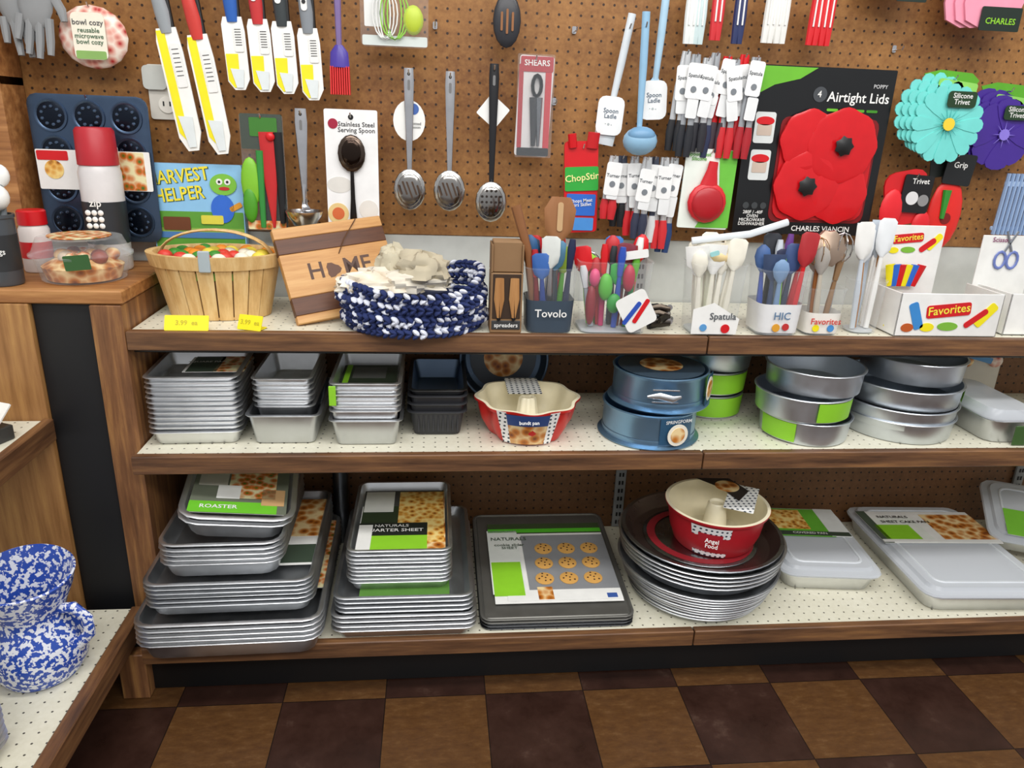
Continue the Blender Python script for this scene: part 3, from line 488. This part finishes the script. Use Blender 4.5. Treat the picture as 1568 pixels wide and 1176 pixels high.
its=[('whisk',c('a0622c'),c('c8a070',.3,1),.23),('whisk',STEEL,STEEL,.22),('spoon',c('c0b8a8'),c('a8a29a'),.2),('stick',c('e0dcd0'),c('cac6ba'),.2),('whisk',STEEL,c('b8a890',.3,1),.21),('spat',c('b8b4ac'),c('c8c2b6'),.2),('stick',c('8a6a48'),c('8a6a48'),.19)]
g=ubin('gadget_bin',1.490,.055,.088,.085,.105,c('f2efe6'),'Favorites',its,lc=c('d02a20')); g.at(-.005,0,.19,rx=pi/2-.2).lathe([(.03,0),(.04,.004),(.038,.012),(.02,.018),(.0,.02)],c('b09a88',.35,.8),20,k=10,amp=.05).at(); g.disc(-.02,.018,.008,YEL,-.04,.001); g.disc(.015,.018,.008,c('4a90d0'),-.04,.001); g.done()
its=[('turner',c('d6dee6'),c('dfe6ec'),.25),('spat',c('c8d0d8'),WH,.24),('spat',BIRCH,c('e6e9ea'),.23),('turner',WH,c('c8d4de'),.24),('stick',BIRCH,BIRCH,.21),('spat',WH,c('e8ecee'),.27),('turner',c('b8c4d0'),c('d4dde6'),.22)]
ubin('spatula_bin',1.602,.07,.074,.075,.12,CLEAR,'',its).done()
def disp(name,x,y,w,d,h,bw,bh,txt,kind,bx=0):
    g=B(name,(x,y,ZT))
    g.box(-w/2,w/2,-d/2,-d/2+.003,0,h,WH,.001); g.box(-w/2,-w/2+.003,-d/2,d/2,0,h,WH,.001); g.box(w/2-.003,w/2,-d/2,d/2,0,h,WH,.001); g.box(-w/2,w/2,-d/2,d/2,0,.003,WH,.001); g.box(bx-bw/2,bx+bw/2,d/2-.003,d/2,0,bh,WH,.001)
    for (cx,cz,s_,yy) in ((0,h*.52,1.25,-d/2),(bx,bh*.84,.9,d/2-.003)):
        if kind=='s':
            g.card(cx-.005,cz+.008*s_,.085*s_,.024*s_,RED,yy-.001,.001,.006,a=.1); g.text(txt,.022*s_,C('f8e84a'),cx-.005,cz+.009*s_,yy-.0022,a=.12)
            g.card(cx-.065*s_,cz-.004,.018*s_,.052*s_,c('3a8ad0'),yy-.001,.001,.006,a=.4); g.card(cx+.052*s_,cz-.008,.014,.05*s_,RED,yy-.0014,.001,.006,a=-.9); g.card(cx+.07*s_,cz,.018*s_,.05*s_,YEL,yy-.001,.001,.006,a=-.7); g.disc(cx,cz-.022*s_,.02*s_,c('7cb83a'),yy-.001,.001,rz=.008*s_); g.disc(cx-.04*s_,cz-.024*s_,.014*s_,YEL,yy-.001,.001,rz=.008*s_); g.disc(cx-.078*s_,cz-.025*s_,.012*s_,c('c05a20'),yy-.001,.001,rz=.008*s_)
        else:
            g.text(txt,.016,c('8a3a6a'),cx-.02,cz+.024,yy-.0022)
            for t in (-1,1): g.tube([(cx+.016*t+.014*math.cos(q),yy-.003,cz-.024+.02*math.sin(q)) for q in [k*pi/6 for k in range(12)]],.0035,.002,c('6a7ab8'),6,closed=True); g.tube([(cx-.01*t,yy-.003,cz-.005),(cx+.014*t,yy-.003,cz+.045)],.003,.001,c('a0a4aa',.3,.8),6)
    if kind=='s':
        for i in range(7):
            g.at(-w*.3+i*w*.1,0,.02,ry=1.25,rz=.2*(i%3)); g.tube([(0,-.02+.01*(i%3),-.05),(0,-.02+.01*(i%3),.06)],[.012,.02],.003,(YEL,c('2a6ad0'),RED,c('2a6ad0'),YEL,c('6a3a8a'),YEL)[i%7],8)
        g.at()
        for i in range(6):
            g.tube([(bx-.04+i*.012,d/2-.02,bh*.4),(bx-.05+i*.016,d/2-.025,bh*.62)],[.007,.012],.003,(YEL,c('2a6ad0'),RED)[i%3],8)
    return g.done()
disp('spatula_display_box',1.787,.085,.25,.13,.1,.17,.235,'Favorites','s',-.05)
disp('scissors_display_box',2.03,.1,.17,.12,.098,.14,.215,'Scissors','x',-.03)
g=B('keychain_pile',(1.138,.09,ZT+.002))
for i in range(8): g.at(random.uniform(-.03,.02),random.uniform(-.04,.04),.004+.004*i,rz=random.uniform(-.7,.9)); g.tube([(-.022,0,0),(0,0,.003),(.022,0,.002)],[.008,.011,.006],.004,(BK,c('5a5148',.3,1),c('3a3530',.3,.8))[i%3],8); g.disc(.02,.006,.007,STEEL,0,.002,10)
g.at(); g.done()
for x,y,rz in ((.112,.012,0),(.235,.02,-.35)):
    g=B('price_tag',(x,y,ZT),rz=rz); g.at(rx=-.45).card(0,.016,.088 if rz==0 else .055,.032,YEL,0,.0015,.002); g.text('3.99  ea',.014,c('c0b420'),0,.016,-.0015); g.at(); g.box(-.025,.025,0,.03,0,.002,YEL); g.done()
# ---------------------------------------------------------------- middle shelf
ZM=.5687
def stack(g,n,dz,w,d,h,m,z=0,x=0,y=0,jit=.0015,**k):
    for i in range(n): g.pan(w,d,h,m,z+i*dz,x+random.uniform(-jit,jit),y+random.uniform(-jit,jit),**k)
    return z+(n-1)*dz+h
def label(g,x,y,z,w,h,parts,rz=0):
    g.at(x,y,z,rx=-pi/2,rz=rz); g.card(0,0,w,h,WH,0,.0008,.001)
    for p in parts:
        if p[0]=='c': g.card(p[1]*w,p[2]*h,p[3]*w,p[4]*h,p[5],-.001-(p[6] if len(p)>6 else 0),.0006,.001)
        elif p[0]=='d': g.disc(p[1]*w,p[2]*h,p[3]*w,p[4],-.002,.0006,20)
        else: g.text(p[1],p[2],p[3],p[4]*w,p[5]*h,-.0028)
    g.at()
g=B('square_cake_pan_stack',(.108,.095,ZM),rz=.04); t=stack(g,12,.0112,.178,.178,.032,ALUL,r=.012,tp=.008,lip=.008)
label(g,.03,.03,t-.012,.13,.11,[('c',-.2,0,.5,1,c('3c4a3c')),('c',.25,0,.5,1,FOOD2),('t','SQUARE PAN',.014,WH,-.2,.1)]); g.done()
g=B('loaf_pan_stack',(.295,.125,ZM)); g.pan(.148,.25,.07,ALU,r=.014,tp=.012,lip=.006); t=stack(g,6,.0125,.118,.22,.055,ALUL,.03,y=.005,r=.012,tp=.01,lip=.006); g.done()
g=B('loaf_pan_stack',(.472,.115,ZM)); g.pan(.148,.25,.062,ALU,r=.012,tp=.012,lip=.006); t=stack(g,6,.0125,.142,.245,.062,ALUL,.022,r=.012,tp=.01,lip=.006)
label(g,0,-.02,t-.026,.125,.19,[('c',0,0,1,1,c('303c2c')),('c',-.4,0,.1,1,LGRN,.0005),('c',0,.2,.6,.4,C('5a5c58'),.001),('c',0,-.35,.7,.2,FOOD3,.001)]); g.box(-.075,-.06,-.1305,-.128,t-.05,t-.005,LGRN); g.done()
g=B('nonstick_loaf_pan_stack',(.628,.16,ZM)); t=stack(g,3,.019,.122,.23,.06,TEFL,r=.014,tp=.01,lip=.007); g.pan(.12,.226,.05,DARKP,.062,r=.014,tp=.01,lip=.007,mi=C('6c7e94',.4,.9))
for i in range(9): g.box(-.045+i*.011,-.041+i*.011,-.1135,-.110,.01,.05,TEFL,.001)
g.done()
g=B('nonstick_round_pan',(.795,.285,ZM+.114),rx=pi/2-.12); g.rpan(.109,.03,C('4a5a6c',.3,.8),n=48); g.lathe([(.085,.0042),(0,.0045)],C('47505a'),24)
g.lathe([(.05,.0055),(0,.006)],FOOD3,24); g.done()
def bundt(name,x,y,z,r0,r1,h,fl,out):
    g=B(name,(x,y,z)); k=8
    amp=.05 if fl else 0
    g.lathe([(r0,0),(r0*1.05,.006),(r0*.35+r1*.65,h*.4),(r1*.97,h*.75),(r1*.99,h-.006),(r1*1.05,h-.005),(r1*1.06,h),(r1,h+.001)],out,96,k=k,amp=amp,c1=False)
    g.lathe([(r1*1.055,h+.0012),(r1*.99,h+.0015),(r1*.96,h*.75),((r0+r1)/2-.004,h*.4),(r0,.012),(r0*.5,.008),(r0*.33,h*.3),(r0*.24,h*.95),(r0*.2,h*1.0),(r0*.15,h*.95),(r0*.14,h*.5)],CREAM,96,k=k,amp=amp*.9,c0=False)
    return g
def band(g,r0,z0,r1,z1,a0,a1,m,n=10,off=.001):
    vs=[];fs=[]
    for i in range(n+1):
        a=a0+(a1-a0)*i/n
        vs+=[((r0+off)*math.cos(a),(r0+off)*math.sin(a),z0),((r1+off)*math.cos(a),(r1+off)*math.sin(a),z1)]
    for i in range(n): fs.append((2*i,2*i+2,2*i+3,2*i+1))
    g.add(vs,fs,m,True)
g=bundt('fluted_bundt_pan',.835,.078,ZM,.082,.112,.085,True,c('cc2a26',.3))
band(g,.088,.004,.116,.078,-pi/2-.5,-pi/2+.3,FOOD3,off=.006); band(g,.108,.055,.119,.084,-pi/2-.5,-pi/2+.3,c('2a4a88'),off=.006); band(g,.088,.003,.12,.088,-pi/2-.7,-pi/2-.5,POLKA,off=.005); band(g,.088,.003,.12,.088,-pi/2+.3,-pi/2+.5,POLKA,off=.005)
g.at(0,0,.089,rx=-pi/2).card(-.005,.06,.08,.11,POLKAH,0,.001).at(); g.at(0,-.125,.062,rx=-.35).text('bundt pan',.011,WH,-.01,.006,-.003).at(); g.done()
SPB=C('7fa5c4',.34,.8)
g=B('springform_pan',(1.125,.07,ZM))
for (ox,oy,z) in ((0,0,.0),(.02,.01,.083)):
    g.lathe([(.117,z),(.119,z+.003),(.112,z+.006),(.108,z+.008),(.108,z+.07),(.111,z+.074),(.112,z+.077),(.108,z+.079),(.106,z+.076),(.106,z+.012),(0,z+.011)],SPB,56,ox,oy)
    g.lathe([(.109,z+.012),(.1095,z+.016),(.109,z+.02)],SPB,56,ox,oy,c0=False,c1=False)
g.at(.02,.01,.083); g.lathe([(.1,.0775),(.1,.079),(0,.0795)],C('3a4a58',.3),36); g.lathe([(.05,.0805),(0,.081)],FOOD3,24)
g.at(.0,-.1,.125); g.tube([(-.04,-.004,.0),(-.015,-.012,.004),(.015,-.012,-.004),(.035,-.006,.0)],[.003,.008,.008,.003],.003,ALUL,8); g.tube([(-.03,-.006,.016),(.03,-.006,.014)],.002,.002,STEEL,6); g.tube([(-.03,-.006,-.012),(.03,-.006,-.014)],.002,.002,STEEL,6); g.at()
band(g,.109,.012,.109,.075,-pi/2-.05,-pi/2+.75,c('28506e'),off=.002); g.at(.03,-.109,.04,rz=.25); g.disc(.005,-.004,.026,c('f0ead8'),-.0035,.001); g.disc(.005,-.004,.018,FOOD3,-.0045,.001); g.text('SPRINGFORM',.011,WH,.005,.028,-.0035); g.at()
g.at(.115,-.045,.125,rz=1.0); g.disc(0,0,.028,c('f0ead8'),-.006,.001); g.disc(0,0,.02,FOOD3,-.007,.001); g.card(0,0,.05,.07,c('28506e'),-.005,.001); g.at(); g.done()
CAKE=C('d0d6dc',.4,1)
def cakes(name,x,y,specs,greens=()):
    g=B(name,(x,y,ZM))
    for (r,h,z,ox,oy) in specs: g.rpan(r,h,CAKE,z,ox,oy,tp=.004,lip=.004)
    for (i,a0,a1) in greens:
        r,h,z,ox,oy=specs[i]; g.M=Matrix.Translation((ox,oy,z)); band(g,r-.002,.006,r+.001,h-.004,a0,a1,LGRN,16,.003); g.at()
    return g
cakes('labelled_cake_pan_stack',1.322,.22,[(.082,.06,0,0,0),(.085,.06,.062,.0,0),(.088,.05,.124,.008,0)],[(0,-2.4,-.5),(1,-2.4,-.5)]).done()
cakes('round_cake_pan_stack',1.495,.068,[(.104,.056,0,.015,0),(.108,.056,.058,0,0),(.11,.055,.116,.025,.01)],[(1,-1.7,-.7),(0,-3.1,-2.2)]).done()
cakes('round_cake_pan_stack',1.765,.105,[(.132,.05,0,0,0),(.134,.05,.03,-.002,0),(.134,.05,.08,-.0,0),(.118,.055,.13,.03,.02)],[(2,-.6,.1)]).done()
g=B('packaged_bread_pan',(1.985,.1,ZM)); g.pan(.12,.24,.06,ALU,r=.03,tp=.012); g.loft([rr(.13,.25,.03,.06),rr(.13,.25,.03,.066),rr(.11,.23,.03,.085)],CLOUD); g.box(.0,.04,-.13,-.126,.0,.05,c('3a5a2a')); g.done()
g=B('bread_bowl_package',(2.01,.28,ZM+.001)); g.box(-.08,.14,-.02,.0,.0,.215,c('c9c2b4',.4))
for i in range(7): g.ell((-.05+i*.028,-.025,.12+.035*(i%3)),(.02,.01,.018),FOOD3 if i%2 else FLORAL,12)
g.card(.03,.14,.14,.016,c('4c86b8'),-.037,.001,.003,a=-.25); g.done()
# ---------------------------------------------------------------- bottom shelf
ZB=.1567
g=B('roasting_pan_stack',(.188,.035,ZB),rz=.02); t1=stack(g,5,.0125,.368,.44,.045,ALUL,r=.03,tp=.012,lip=.008)
t2=stack(g,6,.0105,.335,.40,.03,ALU,t1-.012,x=-.002,y=.02,r=.025,tp=.01,lip=.007); label(g,.1,.04,t2-.010,.12,.3,[('c',0,.2,1,.6,FOOD3),('c',0,-.35,1,.25,c('3c4a3c'))])
label(g,.172,.05,t1-.008,.02,.3,[('c',0,0,1,1,FOOD2)])
t3=stack(g,5,.0115,.245,.34,.04,ALUL,t2-.012,x=-.02,y=.02,r=.03,tp=.012,lip=.007); g.done()
g=B('labelled_roaster_pan_pair',(.178,.06,ZB+t3+.004),rz=.12,rx=.12,ry=.14); t=stack(g,2,.016,.218,.30,.05,ALUL,r=.035,tp=.016,lip=.01)
label(g,0,-.035,t-.0035,.2,.2,[('c',0,0,1,1,c('6a7060')),('c',-.05,-.40,.9,.2,c('6cc02e'),.0005),('c',.12,.12,.5,.7,FOOD2,.001),('c',-.3,.2,.3,.4,c('b8b4a8'),.001),('c',-.12,-.12,.24,.25,WH,.0015),('c',.35,-.2,.24,.3,c('c9a070'),.001),('t','ROASTER',.018,WH,-.2,-.4)]); g.done()
g=B('nonstick_roaster',(.372,.295,ZB)); g.pan(.04,.06,.3,C('65686c',.35,.9),r=.02,tp=.004,lip=.004); g.done()
g=B('jelly_roll_pan_stack',(.555,.075,ZB)); stack(g,4,.012,.308,.42,.028,ALUL,r=.02,tp=.01,lip=.007); t2=stack(g,4,.011,.295,.40,.026,ALU,.045,r=.02,tp=.01,lip=.007)
label(g,-.0,-.02,t2-.014,.2,.35,[('c',0,0,1,1,c('5a8a3a'))])
t3=stack(g,9,.0098,.222,.325,.026,ALUL,t2-.014,x=-.012,y=.005,r=.018,tp=.008,lip=.006)
label(g,-.01,-.008,t3-.009,.198,.285,[('c',-.24,.0,.5,1,c('32402a')),('c',.26,0,.5,1,FOOD3),('c',.0,.36,1,.28,c('4a4c4a'),.0004),('c',.22,.05,.55,.85,FOOD,.0006),('c',-.1,-.17,.8,.2,C('222722'),.001),('c',-.1,-.38,.8,.24,LGRN,.0008),('t','QUARTER SHEET',.0185,WH,-.1,-.19),('t','NATURALS',.016,WH,-.12,-.12),('c',-.42,-.3,.16,.4,WH,.0012),('c',-.3,.3,.36,.36,c('e4e6e0'),.0008)]); g.done()
SH=C('7c7b76',.42,.7)
g=B('cookie_sheet_stack',(.905,.09,ZB+.002),rx=.075)
g.box(-.15,.15,.12,.19,-.012,.003,ALUD)
for i in range(5): g.pan(.352,.42,.008,SH if i>2 else DARKP,.001+i*.0085,0,.005,r=.02,tp=.004,lip=.003,lt=.002); g.box(-.17,.17,-.2,.21,.003+i*.0085,.0075+i*.0085,SH if i>2 else ALUD,.002)
label(g,.01,.0,.048,.305,.32,[('c',0,.43,1,.14,c('3a4a2c')),('c',0,.4,1,.05,c('54b82c'),.0004),('c',-.38,-.0,.26,.8,c('e8ece6'),.0004),('c',-.38,-.22,.24,.4,LGRN,.0008),('c',.14,-.05,.72,.76,c('8b8d90'),.0004),('c',.05,-.42,.9,.12,WH,.0005),('t','NATURALS',.019,c('445544'),-.33,.28),('t','cookie slider\nSHEET',.015,c('445544'),-.33,.18),('c',.42,-.44,.08,.05,c('3a5aa0'),.001),('c',-.1,-.4,.12,.14,FOOD3,.0012)])
for i in range(3):
    for j in range(3):
        cx,cy=-.02+i*.06,-.075+j*.06; g.at(cx+.01+.006*(j-1),cy,.0505).lathe([(.023,0),(.023,.0008),(.016,.0024),(0,.003)],c('d8a458'),16)
        for q in range(7): a=q*2.4; rq=.006*math.sqrt(q)+.002; g.ell((rq*math.cos(a),rq*math.sin(a),.0026),(.0026,.0026,.0012),c('3a1c0c'),6)
g.at(); g.done()
g=B('round_pizza_pan_stack',(1.278,.035,ZB)); z=0
for i in range(9): g.rpan(.162+.004*i,.018,ALUL if i%2 else ALU,z,random.uniform(-.003,.003),0,tp=.01,lip=.004); z+=.0095
for i in range(4): g.rpan(.19+.0025*i,.034,ALUL if i%2 else ALU,z,0,.002,tp=.022,lip=.005); z+=.012
g.rpan(.188,.032,C('a8acb0',.3,1),z,0,.004,tp=.02,lip=.008,mi=C('7a6a64',.3,.9)); g.lathe([(.14,z+.004),(.138,z+.0055),(0,z+.006)],C('9aa0a4',.25,1),40,0,.01); g.lathe([(.13,z+.0062),(.11,z+.0066)],C('8a2028'),40,0,.01,c0=False,c1=False); zr=z+.007; g.done()
g=bundt('angel_food_cake_pan',1.306,.03,ZB+zr,.092,.118,.1,False,c('b8202a',.35))
band(g,.094,.004,.117,.09,-pi/2-.85,-pi/2-.05,POLKA,off=.003); band(g,.1,.03,.112,.072,-pi/2-.7,-pi/2-.2,C('c02030'),off=.005)
g.at(.03,.02,.104,rx=-pi/2).card(.035,-.01,.07,.14,POLKAH,0,.001,.002,a=-.5).at(); g.at(.03,.02,.107,rx=-pi/2); g.poly([(-.045,.095),(.04,.09),(.065,.02),(.02,-.03),(-.0,.04)],c('2a2422'),0,.001); g.disc(.018,.045,.03,FOOD3,-.0015,.001); g.at(); g.at(-.05,-.116,.055,rx=-.25,rz=-.45).text('Angel\nFood',.014,WH,0,0,-.004).at(); g.done()
def covered(name,x,y,w,d,rz,parts,lx,ly,lw,lh,rx=0,z=ZB):
    g=B(name,(x,y,z),rz=rz,rx=rx); g.pan(w-.02,d-.02,.045,ALUL,r=.03,tp=.012,lip=.007)
    g.loft([rr(w,d,.035,.046),rr(w+.003,d+.003,.036,.05),rr(w-.002,d-.002,.034,.055),rr(w-.03,d-.03,.03,.058),rr(w-.04,d-.04,.028,.066)],CLOUD)
    iw,id_=w-.075,d-.075
    g.loft([rr(iw,id_,.025,.0662),rr(iw-.003,id_-.003,.025,.0685),rr(iw-.012,id_-.012,.02,.0685),rr(iw-.015,id_-.015,.02,.0662)],C('d6dbe0',.3),False,False)
    label(g,lx,ly,.0695,lw,lh,parts)
    return g.done()
covered('covered_baking_pan',1.635,.15,.258,.335,-.1,[('c',-.1,-.02,.8,1,c('6ab83a')),('c',-.2,.08,.5,.7,FOOD,.0005),('c',.38,0,.25,1,c('e6e9e6'),.0005),('c',0,-.42,1,.14,c('3c4a3c'),.0008),('t','COVERED PAN',.014,WH,0,-.42)],0,.07,.22,.15)
covered('covered_cake_pan',1.985,.1,.34,.44,-.045,[('c',.27,0,.46,.8,FOOD3),('c',-.25,-.1,.4,.75,C('e8ece4')),('c',-.3,-.2,.3,.5,LGRN,.0005),('c',-.46,0,.08,1,c('4a5848'),.0005),('t','NATURALS',.018,BK,-.22,.3),('t','SHEET CAKE PAN',.018,BK,-.15,.14),('c',0,-.44,1,.08,WH,.0008)],.0,.08,.33,.17)
covered('covered_sheet_pan',2.31,.17,.28,.24,-.45,[('c',0,0,1,1,c('7cc43a')),('c',.2,0,.5,.8,FOOD2,.0005)],.02,-.06,.24,.1,rx=.32,z=ZB+.06)
# ---------------------------------------------------------------- left side goods
g=B('spatterware_pitcher',(-.158,-.225,.1805),rz=.2)
pr=[(.055,0),(.07,.004),(.084,.03),(.087,.065),(.078,.1),(.062,.125),(.058,.14),(.064,.16),(.078,.195),(.086,.225)]
def pit(r,z,n=48):
    o=[]
    for i in range(n):
        a=2*pi*i/n; t=max(0,(z-.14)/.09); sp=.02*t*max(0,math.cos(a-pi*1.15))**3
        o.append(((r+sp)*math.cos(a),(r+sp)*math.sin(a),z+.012*t*math.cos(a-pi*.6)))
    return o
g.loft([pit(r,z) for r,z in pr]+[pit(.083,.228)]+[pit(r-.005,z) for r,z in pr[::-1][:7]]+[pit(.05,.05)],SPECK)
g.tube([(.05,-.02,.15),(.08,-.03,.155),(.102,-.035,.13),(.102,-.035,.095),(.078,-.03,.07)],[.012,.012,.011,.011,.013],.009,SPECK,10,(0,1,0)); g.done()
g=B('muffin_pan_stack',(-.195,-.50,.1805),rz=-.1); stack(g,9,.012,.13,.17,.026,ALUL,r=.02,tp=.008,lip=.008); g.done()
g=B('recipe_card_box',(-.25,-.10,.6285),rz=-.4); g.box(-.045,.045,-.025,.025,0,.03,c('3a3a38')); g.at(0,0,.048,rx=-.8).card(0,0,.1,.07,C('e9e7e0',.5),0,.003); g.text('HAND MADE\nCARDS',.014,BK,0,0,-.003).at(); g.done()
# ---------------------------------------------------------------- lights, world, camera
def area(n,loc,rot,sx,sy,e,col=(1,.98,.96)):
    l=bpy.data.lights.new(n,'AREA'); l.shape='RECTANGLE'; l.size=sx; l.size_y=sy; l.energy=e; l.color=col; o=bpy.data.objects.new(n,l); o.location=loc; o.rotation_euler=rot; SC.collection.objects.link(o)
area('ceiling_light',(1.1,-.9,2.75),(.25,0,0),3.2,.35,38); area('ceiling_light',(.9,-2.6,2.75),(.75,0,0),3.2,.5,48)
wd=bpy.data.worlds.new('world'); SC.world=wd; wd.use_nodes=True; nt=wd.node_tree; bg=nt.nodes['Background']; bg.inputs[1].default_value=.66
tc=N(nt,'ShaderNodeTexCoord'); sp=N(nt,'ShaderNodeSeparateXYZ'); nt.links.new(tc.outputs['Generated'],sp.inputs[0])
nt.links.new(ramp(nt,math_(nt,'MULTIPLY_ADD',sp.outputs[2],.5,.5),[(.3,(.5,.46,.44,1)),(.5,(.8,.81,.84,1)),(.8,(1,1,1,1))]),bg.inputs[0])
cd=bpy.data.cameras.new('camera'); cd.sensor_width=36; cd.lens=1143.1/1568*36; cd.clip_start=.02
cam=bpy.data.objects.new('camera',cd); SC.collection.objects.link(cam)
yaw,pit_,rol=.1095,.3379,.0387
fw=Vector((math.sin(yaw)*math.cos(pit_),math.cos(yaw)*math.cos(pit_),-math.sin(pit_))); r_=Vector((math.cos(yaw),-math.sin(yaw),0)); up=r_.cross(fw)
rc=r_*math.cos(rol)+up*math.sin(rol); uc=up*math.cos(rol)-r_*math.sin(rol)
cam.matrix_world=Matrix(((rc.x,uc.x,-fw.x,.6207),(rc.y,uc.y,-fw.y,-1.5305),(rc.z,uc.z,-fw.z,1.2518),(0,0,0,1)))
SC.camera=cam
